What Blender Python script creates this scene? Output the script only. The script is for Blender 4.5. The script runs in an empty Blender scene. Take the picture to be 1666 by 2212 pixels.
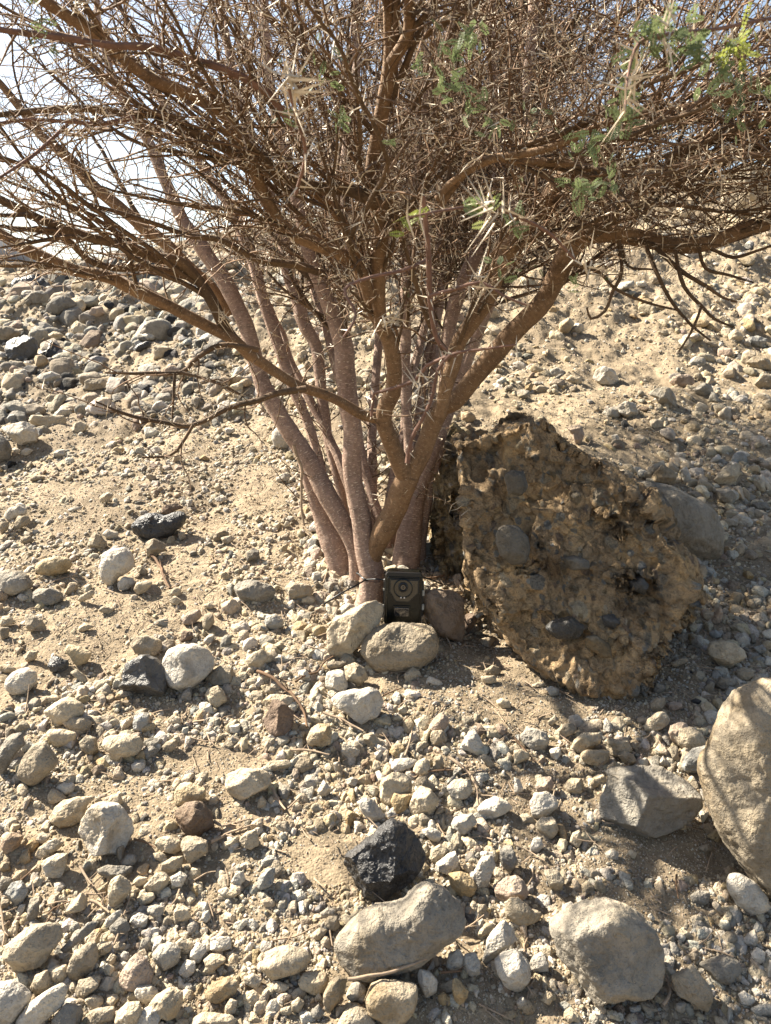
import bpy, math, random
import numpy as np
from mathutils import Vector
random.seed(7); RNG = np.random.default_rng(11)
C = bpy.context.scene.collection
SC = bpy.context.scene
# ------------------------------------------------------------------ camera, sky, sun, exposure
PITCH = math.radians(13.7); F = 1671.0            # focal length in units of the 1666x2212 working frame
cd = bpy.data.cameras.new('camera'); cam = bpy.data.objects.new('camera', cd); C.objects.link(cam)
cam.rotation_euler = (math.radians(90) - PITCH, 0, 0)
cd.sensor_fit = 'VERTICAL'; cd.sensor_height = 24; cd.lens = 24 * F / 2212
cd.clip_start = 0.02; cd.clip_end = 2000
cd.dof.use_dof = True; cd.dof.focus_distance = 2.05; cd.dof.aperture_fstop = 8.0
SC.camera = cam
SUN_EL = math.radians(41); SUN_DIR2 = Vector((-0.87, 0.50)).normalized()
w = bpy.data.worlds.new('World'); SC.world = w; w.use_nodes = True
nt = w.node_tree; bg = nt.nodes['Background']; sky = nt.nodes.new('ShaderNodeTexSky')
sky.sky_type = 'NISHITA'; sky.sun_disc = False; sky.sun_elevation = SUN_EL
sky.sun_rotation = math.atan2(SUN_DIR2.x, SUN_DIR2.y)
sky.dust_density = 1.6; sky.air_density = 1.1; sky.ozone_density = 1.0
hs = nt.nodes.new('ShaderNodeHueSaturation'); hs.inputs['Saturation'].default_value = 0.85; nt.links.new(sky.outputs[0], hs.inputs['Color']); nt.links.new(hs.outputs[0], bg.inputs[0]); bg.inputs[1].default_value = 0.05
sl = bpy.data.lights.new('sun', 'SUN'); sun = bpy.data.objects.new('sun', sl); C.objects.link(sun)
sl.energy = 5.0; sl.angle = math.radians(0.5); sl.color = (1.0, 0.91, 0.765)
sd = Vector((SUN_DIR2.x * math.cos(SUN_EL), SUN_DIR2.y * math.cos(SUN_EL), math.sin(SUN_EL)))
sun.rotation_euler = sd.to_track_quat('Z', 'Y').to_euler()
SC.view_settings.view_transform = 'Standard'; SC.view_settings.look = 'None'
SC.view_settings.exposure = 2.15; SC.view_settings.gamma = 1.0
# ------------------------------------------------------------------ helpers
FWD = np.array([0, math.cos(PITCH), -math.sin(PITCH)]); UP = np.array([0, math.sin(PITCH), math.cos(PITCH)]); RT = np.array([1., 0, 0])
def ray(x, y):
    x = np.asarray(x, float); y = np.asarray(y, float)
    return FWD + ((x - 833) / F)[..., None] * RT + ((1106 - y) / F)[..., None] * UP
def at(x, y, Y):
    d = ray(x, y); return d * (Y / d[1])
def h3(ix, iy, iz, s=0):
    with np.errstate(over='ignore'):
        n = (ix.astype(np.uint32) * np.uint32(374761393) + iy.astype(np.uint32) * np.uint32(668265263)
             + iz.astype(np.uint32) * np.uint32(2147483647 - 1013904223) + np.uint32((s * 974634777 + 12345) & 0xffffffff))
        n = (n ^ (n >> np.uint32(13))) * np.uint32(1274126177)
        n = (n ^ (n >> np.uint32(16))) * np.uint32(2246822519)
        n = n ^ (n >> np.uint32(13))
    return n.astype(np.float64) / 4294967295.0
def vnoise(p, s=0):
    i = np.floor(p).astype(np.int64); f = p - i; f = f * f * (3 - 2 * f)
    i = i & 0xffffffff; out = 0
    for dx in (0, 1):
        for dy in (0, 1):
            for dz in (0, 1):
                wgt = (f[:, 0] if dx else 1 - f[:, 0]) * (f[:, 1] if dy else 1 - f[:, 1]) * (f[:, 2] if dz else 1 - f[:, 2])
                out = out + wgt * h3(i[:, 0] + dx & 0xffffffff, i[:, 1] + dy & 0xffffffff, i[:, 2] + dz & 0xffffffff, s)
    return out * 2 - 1
def fbm(p, o=4, s=0, g=0.5):
    a = 1; r = 0; t = 0
    for k in range(o):
        r = r + a * vnoise(p * (2.03 ** k) + 17.3 * k, s + k); t += a; a *= g
    return r / t
def worley(p, s=0):
    i = np.floor(p).astype(np.int64); d1 = np.full(len(p), 9.); cid = np.zeros(len(p))
    for dx in (-1, 0, 1):
        for dy in (-1, 0, 1):
            for dz in (-1, 0, 1):
                c = i + (dx, dy, dz); cu = c & 0xffffffff
                q = np.stack([c[:, k] + h3(cu[:, 0], cu[:, 1], cu[:, 2], s + k) for k in range(3)], 1)
                d = np.sqrt(((p - q) ** 2).sum(1)); m = d < d1
                d1 = np.where(m, d, d1); cid = np.where(m, h3(cu[:, 0], cu[:, 1], cu[:, 2], s + 9), cid)
    return d1, cid
def mk_mesh(name, V, Fc, smooth=True, tint=None, uv=None):
    V = np.asarray(V, np.float32); Fc = np.asarray(Fc, np.int32); k = Fc.shape[1]
    me = bpy.data.meshes.new(name); me.vertices.add(len(V)); me.vertices.foreach_set('co', V.ravel())
    me.loops.add(Fc.size); me.loops.foreach_set('vertex_index', Fc.ravel())
    me.polygons.add(len(Fc)); me.polygons.foreach_set('loop_start', np.arange(0, Fc.size, k, dtype=np.int32))
    me.polygons.foreach_set('loop_total', np.full(len(Fc), k, np.int32))
    me.update(calc_edges=True)
    me.polygons.foreach_set('use_smooth', np.full(len(Fc), bool(smooth)))
    if tint is not None:
        t = np.asarray(tint, np.float32)
        if t.ndim == 1: t = np.tile(t, (len(V), 1))
        a = me.attributes.new('tint', 'FLOAT_COLOR', 'POINT')
        a.data.foreach_set('color', np.concatenate([t[:, :3], np.ones((len(V), 1), np.float32)], 1).ravel())
    if uv is not None:
        u = me.uv_layers.new(name='UVMap'); u.data.foreach_set('uv', np.asarray(uv, np.float32)[Fc.ravel()].ravel())
    return me
def obj(name, me, mat, parent=None, label=None, cat=None, group=None, kind=None, loc=None):
    o = bpy.data.objects.new(name, me); C.objects.link(o)
    if mat is not None and me is not None: me.materials.append(mat)
    if loc is not None: o.location = loc
    if parent is not None: o.parent = parent
    if label: o['label'] = label
    if cat: o['category'] = cat
    if group: o['group'] = group
    if kind: o['kind'] = kind
    return o
def ico(n):
    t = (1 + 5 ** .5) / 2
    V = [(-1, t, 0), (1, t, 0), (-1, -t, 0), (1, -t, 0), (0, -1, t), (0, 1, t), (0, -1, -t), (0, 1, -t), (t, 0, -1), (t, 0, 1), (-t, 0, -1), (-t, 0, 1)]
    Fs = [(0, 11, 5), (0, 5, 1), (0, 1, 7), (0, 7, 10), (0, 10, 11), (1, 5, 9), (5, 11, 4), (11, 10, 2), (10, 7, 6), (7, 1, 8), (3, 9, 4), (3, 4, 2), (3, 2, 6), (3, 6, 8), (3, 8, 9), (4, 9, 5), (2, 4, 11), (6, 2, 10), (8, 6, 7), (9, 8, 1)]
    V = np.array(V, float); Fs = np.array(Fs); V /= np.linalg.norm(V, axis=1)[:, None]
    for _ in range(n):
        e = np.sort(np.concatenate([Fs[:, [0, 1]], Fs[:, [1, 2]], Fs[:, [2, 0]]]), 1)
        u, inv = np.unique(e, axis=0, return_inverse=True); inv = inv.ravel()
        m = V[u].mean(1); m /= np.linalg.norm(m, axis=1)[:, None]; m0 = len(V); V = np.concatenate([V, m]); k = len(Fs)
        a, b, c = inv[:k] + m0, inv[k:2 * k] + m0, inv[2 * k:] + m0
        Fs = np.concatenate([np.stack([Fs[:, 0], a, c], 1), np.stack([Fs[:, 1], b, a], 1), np.stack([Fs[:, 2], c, b], 1), np.stack([a, b, c], 1)])
    return V, Fs
def vnorm(V, Fs):
    a, b, c = V[Fs[:, 0]], V[Fs[:, 1]], V[Fs[:, 2]]; n = np.cross(b - a, c - a); N = np.zeros_like(V)
    for k in range(3):
        for j in range(3): N[:, j] += np.bincount(Fs[:, k], n[:, j], len(V))
    return N / (np.linalg.norm(N, axis=1)[:, None] + 1e-12)
ICO = {n: ico(n) for n in range(0, 7)}
# ------------------------------------------------------------------ materials
class NM:
    def __init__(s, name):
        s.m = bpy.data.materials.new(name); s.m.use_nodes = True; s.t = s.m.node_tree; s.b = s.t.nodes['Principled BSDF']
        s.b.inputs['Specular IOR Level'].default_value = 0.25
    def n(s, typ, **kw):
        nd = s.t.nodes.new(typ)
        for k, v in kw.items():
            if k in nd.inputs: s.set(nd.inputs[k], v)
            else: setattr(nd, k, v)
        return nd
    def set(s, inp, v):
        if isinstance(v, bpy.types.NodeSocket): s.t.links.new(v, inp)
        else: inp.default_value = v
    def noise(s, vec, scale, detail=4, rough=0.55):
        nd = s.n('ShaderNodeTexNoise'); s.set(nd.inputs['Vector'], vec); nd.inputs['Scale'].default_value = scale
        nd.inputs['Detail'].default_value = detail; nd.inputs['Roughness'].default_value = rough; return nd.outputs[0]
    def ramp(s, fac, stops):
        nd = s.n('ShaderNodeValToRGB'); s.set(nd.inputs[0], fac); cr = nd.color_ramp
        while len(cr.elements) < len(stops): cr.elements.new(0.5)
        for e, (p, c) in zip(cr.elements, stops):
            e.position = p; e.color = (c, c, c, 1) if isinstance(c, (int, float)) else (*c, 1)
        return nd.outputs[0]
    def mix(s, fac, a, b, mode='MIX'):
        nd = s.n('ShaderNodeMix'); nd.data_type = 'RGBA'; nd.blend_type = mode
        s.set(nd.inputs[0], fac)
        for i, v in ((6, a), (7, b)): s.set(nd.inputs[i], v if isinstance(v, bpy.types.NodeSocket) else (*v, 1))
        return nd.outputs[2]
    def bump(s, hgt, dist, strength=1.0, normal=None):
        nd = s.n('ShaderNodeBump'); s.set(nd.inputs['Height'], hgt); nd.inputs['Distance'].default_value = dist
        nd.inputs['Strength'].default_value = strength
        if normal is not None: s.set(nd.inputs['Normal'], normal)
        return nd.outputs[0]
    def done(s, col, rough=0.9, normal=None):
        s.set(s.b.inputs['Base Color'], col if isinstance(col, bpy.types.NodeSocket) else (*col, 1))
        s.set(s.b.inputs['Roughness'], rough)
        if normal is not None: s.set(s.b.inputs['Normal'], normal)
        return s.m
def pos(m): return m.n('ShaderNodeNewGeometry').outputs['Position']
def rock_mat(name='weathered_stone', rough=.92, dusty=.8):
    m = NM(name); P = pos(m)
    at_ = m.n('ShaderNodeAttribute', attribute_name='tint').outputs['Color']
    n1 = m.noise(P, 14, 5, 0.65); n2 = m.noise(P, 70, 4, 0.7); n3 = m.noise(P, 260, 2, 0.6)
    c = m.mix(1.0, at_, m.ramp(n1, [(0.28, (0.66, 0.645, 0.62)), (0.5, (1, 1, 1)), (0.72, (1.16, 1.12, 1.03))]), 'MULTIPLY')
    c = m.mix(1.0, c, m.ramp(n2, [(0.33, 0.78), (0.5, 1.0), (0.75, 1.10)]), 'MULTIPLY')
    c = m.mix(1.0, c, m.ramp(m.noise(P, 4.5, 6, 0.7), [(0.36, (0.78, 0.70, 0.58)), (0.47, (1, 1, 1)), (0.58, (1, 1, 1)), (0.68, (0.86, 0.88, 0.9))]), 'MULTIPLY')
    c = m.mix(m.ramp(n3, [(0.60, 0.0), (0.72, 0.5)]), c, (0.12, 0.10, 0.075))
    dn = m.n('ShaderNodeSeparateXYZ'); m.set(dn.inputs[0], m.n('ShaderNodeNewGeometry').outputs['Normal'])
    dust = m.n('ShaderNodeMath', operation='MULTIPLY'); m.set(dust.inputs[0], m.ramp(n1, [(0.42, 0.0), (0.62, 0.55)])); m.set(dust.inputs[1], m.ramp(dn.outputs[2], [(0.45, 0.0), (0.95, dusty)]))
    c = m.mix(dust.outputs[0], c, (0.36, 0.30, 0.215))
    b = m.bump(n1, 0.022, 0.8); b = m.bump(n2, 0.009, 0.9, b); b = m.bump(n3, 0.002, 0.7, b)
    return m.done(c, rough, b)
def sand_mat():
    m = NM('sandy_gravel'); P = pos(m)
    n1 = m.noise(P, 1.6, 5, 0.6); n2 = m.noise(P, 22, 4, 0.7); n3 = m.noise(P, 330, 3, 0.65)
    v = m.n('ShaderNodeTexVoronoi'); m.set(v.inputs['Vector'], P); v.inputs['Scale'].default_value = 210
    v2 = m.n('ShaderNodeTexVoronoi'); m.set(v2.inputs['Vector'], P); v2.inputs['Scale'].default_value = 60
    c = m.ramp(n1, [(0.3, (0.165, 0.128, 0.085)), (0.5, (0.235, 0.184, 0.121)), (0.7, (0.295, 0.236, 0.158))])
    c = m.mix(1.0, c, m.ramp(n2, [(0.3, 0.78), (0.6, 1.05)]), 'MULTIPLY')
    g = m.n('ShaderNodeSeparateColor'); m.set(g.inputs[0], v.outputs['Color'])
    c = m.mix(1.0, c, m.ramp(g.outputs[0], [(0.0, 0.72), (0.3, 0.92), (0.9, 1.08)]), 'MULTIPLY')
    b = m.bump(n2, 0.012, 0.6)
    inv = m.n('ShaderNodeMath', operation='SUBTRACT'); inv.inputs[0].default_value = 1; m.set(inv.inputs[1], v.outputs['Distance'])
    inv2 = m.n('ShaderNodeMath', operation='SUBTRACT'); inv2.inputs[0].default_value = 1; m.set(inv2.inputs[1], v2.outputs['Distance'])
    b = m.bump(inv2.outputs[0], 0.004, 0.4, b); b = m.bump(inv.outputs[0], 0.0025, 0.5, b); b = m.bump(n3, 0.0015, 0.6, b)
    return m.done(c, 0.95, b)
def bark_mat(name, c1, c2, len_col, amount=0.62):
    m = NM(name); tc = m.n('ShaderNodeTexCoord'); P = pos(m)
    mp = m.n('ShaderNodeMapping'); m.set(mp.inputs[0], tc.outputs['UV']); mp.inputs['Scale'].default_value = (95, 330, 1)
    l = m.noise(mp.outputs[0], 1.0, 2, 0.6)
    mp2 = m.n('ShaderNodeMapping'); m.set(mp2.inputs[0], tc.outputs['UV']); mp2.inputs['Scale'].default_value = (60, 95, 1)
    l2 = m.noise(mp2.outputs[0], 1.0, 4, 0.7)
    n1 = m.noise(P, 9, 4, 0.6); n2 = m.noise(P, 130, 4, 0.7)
    c = m.mix(m.ramp(n1, [(0.35, 0.0), (0.65, 1.0)]), c1, c2)
    c = m.mix(1.0, c, m.ramp(l2, [(0.3, 0.8), (0.55, 1.0), (0.8, 1.12)]), 'MULTIPLY')
    c = m.mix(1.0, c, m.ramp(n2, [(0.3, 0.72), (0.7, 1.15)]), 'MULTIPLY')
    c = m.mix(1.0, c, m.ramp(m.noise(P, 28, 5, .7), [(0.34, 0.66), (0.46, 1.0), (0.66, 1.0), (0.74, 1.2)]), 'MULTIPLY')
    c = m.mix(m.ramp(l, [(amount, 0.0), (amount + 0.05, 0.85)]), c, len_col)
    b = m.bump(n1, 0.01, 0.5); b = m.bump(l2, 0.004, 0.8, b); b = m.bump(l, 0.001, 0.7, b); b = m.bump(n2, 0.0022, 0.8, b)
    return m.done(c, 0.8, b)
def flat_mat(name, c, rough=0.8, var=0.25, scale=40, bump=0.0, spec=None):
    m = NM(name); n1 = m.noise(pos(m), scale, 4, 0.6)
    col = m.mix(1.0, c, m.ramp(n1, [(0.3, 1 - var), (0.7, 1 + var)]), 'MULTIPLY')
    if spec is not None: m.b.inputs['Specular IOR Level'].default_value = spec
    return m.done(col, rough, m.bump(n1, bump, 0.6) if bump else None)
M_ROCK = rock_mat(); M_DARK = rock_mat('dark_desert_varnish', .45, .12); M_DARK.node_tree.nodes['Principled BSDF'].inputs['Specular IOR Level'].default_value = .45; M_SAND = sand_mat()
M_BARK_P = bark_mat('pinkish_bark', (0.245, 0.165, 0.125), (0.335, 0.235, 0.18), (0.55, 0.44, 0.34), 0.60)
M_BARK_O = bark_mat('orange_brown_bark', (0.165, 0.098, 0.052), (0.225, 0.138, 0.074), (0.38, 0.29, 0.19), 0.63)
M_BARK_D = bark_mat('dark_branch_bark', (0.080, 0.052, 0.031), (0.15, 0.094, 0.052), (0.26, 0.19, 0.13), 0.68)
M_TWIG = flat_mat('thin_twig_bark', (0.125, 0.076, 0.044), 0.85, 0.5, 18)
M_REDTWIG = flat_mat('young_reddish_twig_bark', (0.155, 0.088, 0.064), 0.8, 0.35, 40)
M_THORN = flat_mat('pale_thorn', (0.50, 0.42, 0.31), 0.5, 0.35, 30)
M_DEAD = flat_mat('dead_bleached_wood', (0.28, 0.21, 0.145), 0.9, 0.3, 60, 0.001)
# ------------------------------------------------------------------ the ground
def H0(x, y):
    x = np.asarray(x, float); y = np.asarray(y, float)
    xr = x * np.where(y > 2.1, 1.0, 1.0)
    zr = np.interp(xr, [-9, -3.6, -1.2, 0, 2, 3.5, 9], [.30, .45, .82, 1.08, 1.30, 1.30, 1.5])
    z1 = -1.3 + .26 * y
    s = np.clip((y - 2.1) / 5.4, 0, 1)
    z2 = -.754 + (zr + .754) * s ** 1.06
    z = np.where(y < 2.1, z1, z2)
    return np.where(y > 7.5, np.maximum(zr - .32 * (y - 7.5), -4.5), np.maximum(z, -2.2))
def H(x, y):
    x = np.asarray(x, float).ravel(); y = np.asarray(y, float).ravel()
    p = np.stack([x, y, np.zeros_like(x)], 1)
    far = np.clip((y - 2.2) / 3, 0, 1)
    z = H0(x, y) + (0.018 + .15 * far) * fbm(p * 1.3, 3, 3) + (0.018 + .075 * far) * fbm(p * 5, 4, 5) + .045 * far * fbm(p * 14, 4, 6, .6) + 0.011 * fbm(p * 24, 4, 8, .6)
    z = z - 0.05 * np.exp(-(((x - .30) / .16) ** 2 + ((y - 1.98) / .12) ** 2))      # the hollow under the conglomerate
    z = z + .035 * np.exp(-(((x + .02) / .14) ** 2 + ((y - 2.17) / .11) ** 2))
    return z
def hit(x, y):
    d = ray(x, y); t = np.linspace(.7, 14, 500); P = d[None] * (t / d[1])[:, None]
    g = P[:, 2] - H(P[:, 0], P[:, 1]); k = np.where(g < 0)[0]
    if len(k) == 0: return None
    k = max(int(k[0]), 1); a, b = t[k - 1], t[k]; g0, g1 = g[k - 1], g[k]
    tt = a + (b - a) * g0 / (g0 - g1); return d * (tt / d[1])
def axis(lo, hi, step, far, n=34):
    core = np.arange(lo, hi, step); k = np.linspace(0, 1, n + 1)[1:]
    a = core[0] - (far * k ** 3.2 + step * 6 * k); b = core[-1] + (far * k ** 3.2 + step * 6 * k)
    return np.concatenate([a[::-1], core, b])
gx = axis(-2.6, 2.8, 0.0095, 300); gy1 = np.arange(.55, 2.6, .0065); gy2 = np.arange(2.6, 9.0, .017)
kk = np.linspace(0, 1, 36)[1:]
gy = np.concatenate([(-300 * kk ** 3.2 - .1 * kk + .54)[::-1], gy1, gy2, 9.0 + 600 * kk ** 3.2 + .3 * kk])
X, Y = np.meshgrid(gx, gy); Z = H(X, Y).reshape(X.shape)
nx, ny = len(gx), len(gy); idx = np.arange(nx * ny).reshape(ny, nx)
Fq = np.stack([idx[:-1, :-1], idx[:-1, 1:], idx[1:, 1:], idx[1:, :-1]], -1).reshape(-1, 4)
obj('ground', mk_mesh('ground', np.stack([X, Y, Z], -1).reshape(-1, 3), Fq), M_SAND, kind='structure')
# a dark hill far behind the left shoulder of the slope
hx = np.linspace(-130, -12, 90); hy = np.linspace(60, 130, 40); HX, HY = np.meshgrid(hx, hy)
pp = np.stack([HX.ravel(), HY.ravel(), np.zeros(HX.size)], 1)
HZ = (-6 + 16.6 * np.exp(-((HX.ravel() + 47) / 20) ** 2) * np.exp(-((HY.ravel() - 92) / 22) ** 2) + 1.5 * fbm(pp * .12, 5, 31))
ih = np.arange(HX.size).reshape(40, 90)
obj('hills', mk_mesh('hills', np.stack([HX.ravel(), HY.ravel(), HZ], 1), np.stack([ih[:-1, :-1], ih[:-1, 1:], ih[1:, 1:], ih[1:, :-1]], -1).reshape(-1, 4)),
    flat_mat('dark_far_rock', (0.05, 0.053, 0.062), 0.95, 0.4, .25), kind='structure')
# ------------------------------------------------------------------ stones
COL = dict(W=(.56, .515, .44), C=(.53, .445, .32), T=(.38, .32, .235), G=(.27, .25, .215), K=(.040, .040, .042), D=(.10, .097, .092),
           R=(.215, .155, .115), B=(.35, .345, .32), O=(.47, .35, .195), P=(.44, .345, .27), M=(.30, .225, .165), Y=(.33, .25, .15), S=(.40, .365, .305), Z=(.50, .405, .26))
COL['F'] = (.325, .290, .235)
COL = {k: tuple(x * .745 for x in v) for k, v in COL.items()}
CNAME = dict(F='grey tan', W='white', C='cream', T='tan', G='grey', K='black', D='dark grey', R='reddish brown', B='bluish grey', O='ochre', P='pinkish', M='brown', Y='yellow brown', S='pale grey', Z='sandy')
ORG = dict(T1=(0, 0), T2=(555.3, 0), T3=(1110.7, 0), M1=(0, 455.5), M2=(555.3, 455.5), M3=(1110.7, 455.5), L1=(0, 867.7), L2=(555.3, 867.7), L3=(1110.7, 867.7),
           B1=(0, 1301.5), B2=(555.3, 1301.5), B3=(1110.7, 1301.5), C1=(0, 1757), C2=(555.3, 1757), C3=(1110.7, 1757), D=(0, 0))
SCL = {k: 1 / 3 for k in ORG}; SCL['L3'] = 0.58333; SCL['D'] = 1.0
def pts_of(crop, s):
    a = np.array([[float(v) for v in q.split(',')] for q in s.split()]); return a * SCL[crop] + np.array(ORG[crop])
def radial(P, c, sm, n=360):
    th = np.arange(n) * 2 * np.pi / n; d = np.stack([np.cos(th), np.sin(th)], 1); R = np.zeros(n); Q = P - c
    for i in range(len(Q)):
        a = Q[i]; e = Q[(i + 1) % len(Q)] - a
        den = d[:, 0] * e[1] - d[:, 1] * e[0]; den = np.where(abs(den) < 1e-9, 1e-9, den)
        t = (a[0] * e[1] - a[1] * e[0]) / den; u = (a[0] * d[:, 1] - a[1] * d[:, 0]) / den
        ok = (t > 0) & (u >= -1e-6) & (u <= 1 + 1e-6); R = np.where(ok, np.maximum(R, t), R)
    R = np.where(R <= 0, np.median(R[R > 0]), R)
    k = int(sm); ker = np.exp(-np.linspace(-2, 2, 2 * k + 1) ** 2); ker /= ker.sum()
    return np.convolve(np.concatenate([R[-k:], R, R[:k]]), ker, 'valid')
def stone_shape(P, shape, seed, sub, depth=None, rough=1.0, nf=None, facets=None, pw=None):
    """closed rock whose outline is polygon P (metres, x right / y up about its centroid); z axis = thickness"""
    rg = np.random.default_rng(seed); V, Fs = ICO[sub]
    R = radial(P, np.zeros(2), {'r': 10, 'm': 3, 'a': 2}[shape])
    n = len(R); Wd = (R + np.roll(R, n // 2)); narrow = Wd.min(); D = depth or .47 * narrow
    ph = (np.arctan2(V[:, 1], V[:, 0]) % (2 * np.pi)) / (2 * np.pi) * n; i0 = np.floor(ph).astype(int) % n; f = ph - np.floor(ph)
    Rv = R[i0] * (1 - f) + R[(i0 + 1) % n] * f
    p = {'r': 2.25, 'm': 2.6, 'a': 3.0}[shape]
    p = pw or p
    g = ((np.hypot(V[:, 0], V[:, 1]) / Rv) ** p + (abs(V[:, 2]) / D) ** p) ** (1 / p)
    q = {'r': 14, 'm': 42, 'a': 80}[shape]; G = (g / g.mean()) ** q
    Rm = R.mean(); th_ = np.arange(n) * 2 * np.pi / n; cs_ = R * np.cos(th_); sn_ = R * np.sin(th_)
    def supp(N): return math.sqrt(max(float((cs_ * N[0] + sn_ * N[1]).max()), 0) ** 2 + (D * N[2]) ** 2)
    for k in range(nf if nf is not None else {'r': 6, 'm': 11, 'a': 15}[shape]):
        N = rg.normal(size=3); N[2] = abs(N[2]) * 1.3 + .4; N /= np.linalg.norm(N)
        sup = supp(N) * rg.uniform(*{'r': (.80, .97), 'm': (.66, .92), 'a': (.58, .90)}[shape])
        gk = np.maximum((V @ N) / sup, 1e-6); G = G + (gk / g.mean()) ** q
    for N, f_ in (facets or []):
        N = np.array(N, float); N /= np.linalg.norm(N); sup = supp(N) * f_
        G = G + (np.maximum((V @ N) / sup, 1e-6) / g.mean()) ** (q * 1.5)
    g = g.mean() * G ** (1 / q)
    pos_ = V / g[:, None]
    sz = Rm; d = rough * sz * ({'r': .06, 'm': .085, 'a': .07}[shape] * fbm(pos_ / sz * 1.3 + seed % 97, 3, 4) + .045 * fbm(pos_ / sz * 4 + seed % 89, 4, 2, .6) - .05 * np.clip(.10 - abs(fbm(pos_ / sz * 2.1 + seed % 83, 3, 6)), 0, 1) * 4)
    return pos_ + vnorm(pos_, Fs) * d[:, None], Fs
def place_poly(px, seat=.90, Yfix=None):
    """polygon in the working frame -> (centre in the world, outline in metres, units per metre)"""
    x0, x1, y0, y1 = px[:, 0].min(), px[:, 0].max(), px[:, 1].min(), px[:, 1].max()
    a = px; nx_ = np.roll(px, -1, 0); cr = a[:, 0] * nx_[:, 1] - nx_[:, 0] * a[:, 1]; A = cr.sum() / 2
    c = np.array([((a[:, 0] + nx_[:, 0]) * cr).sum(), ((a[:, 1] + nx_[:, 1]) * cr).sum()]) / (6 * A)
    if Yfix is None:
        B = hit(c[0], c[1] + (y1 - c[1]) * seat)
        if B is None: return None
        dep = B @ FWD
    else: dep = (at(c[0], c[1], Yfix)) @ FWD
    cen = ray(c[0], c[1]) * dep; s = dep / F
    Pm = (px - c) * s * np.array([1, -1]); return cen, Pm, abs(A), c, dep
BASIS = np.stack([RT, UP, -FWD], 0)      # rows: axes of a stone's own frame
def build_stone(name, px, col, shape, seed, mat=None, Yfix=None, depth=None, sub=None, rough=1.0, seat=.9, tintf=None, facets=None, **tags):
    r = place_poly(px, seat, Yfix)
    if r is None: return None
    cen, Pm, A, c, dep = r
    if sub is None: sub = 5 if A > 9000 else 4 if A > 900 else 3
    V, Fs = stone_shape(Pm, shape, seed, sub, depth, rough * (1.7 if col in 'KD' else 1.15), 3 if facets else None, facets)
    Vw = V @ BASIS; tint = np.array(COL[col]) * np.random.default_rng(seed).uniform(.9, 1.1) if tintf is None else tintf(Vw)
    return obj(name, mk_mesh(name, Vw, Fs, True, tint), mat or (M_DARK if col in 'KD' else M_ROCK), loc=Vector(cen), **tags)
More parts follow.
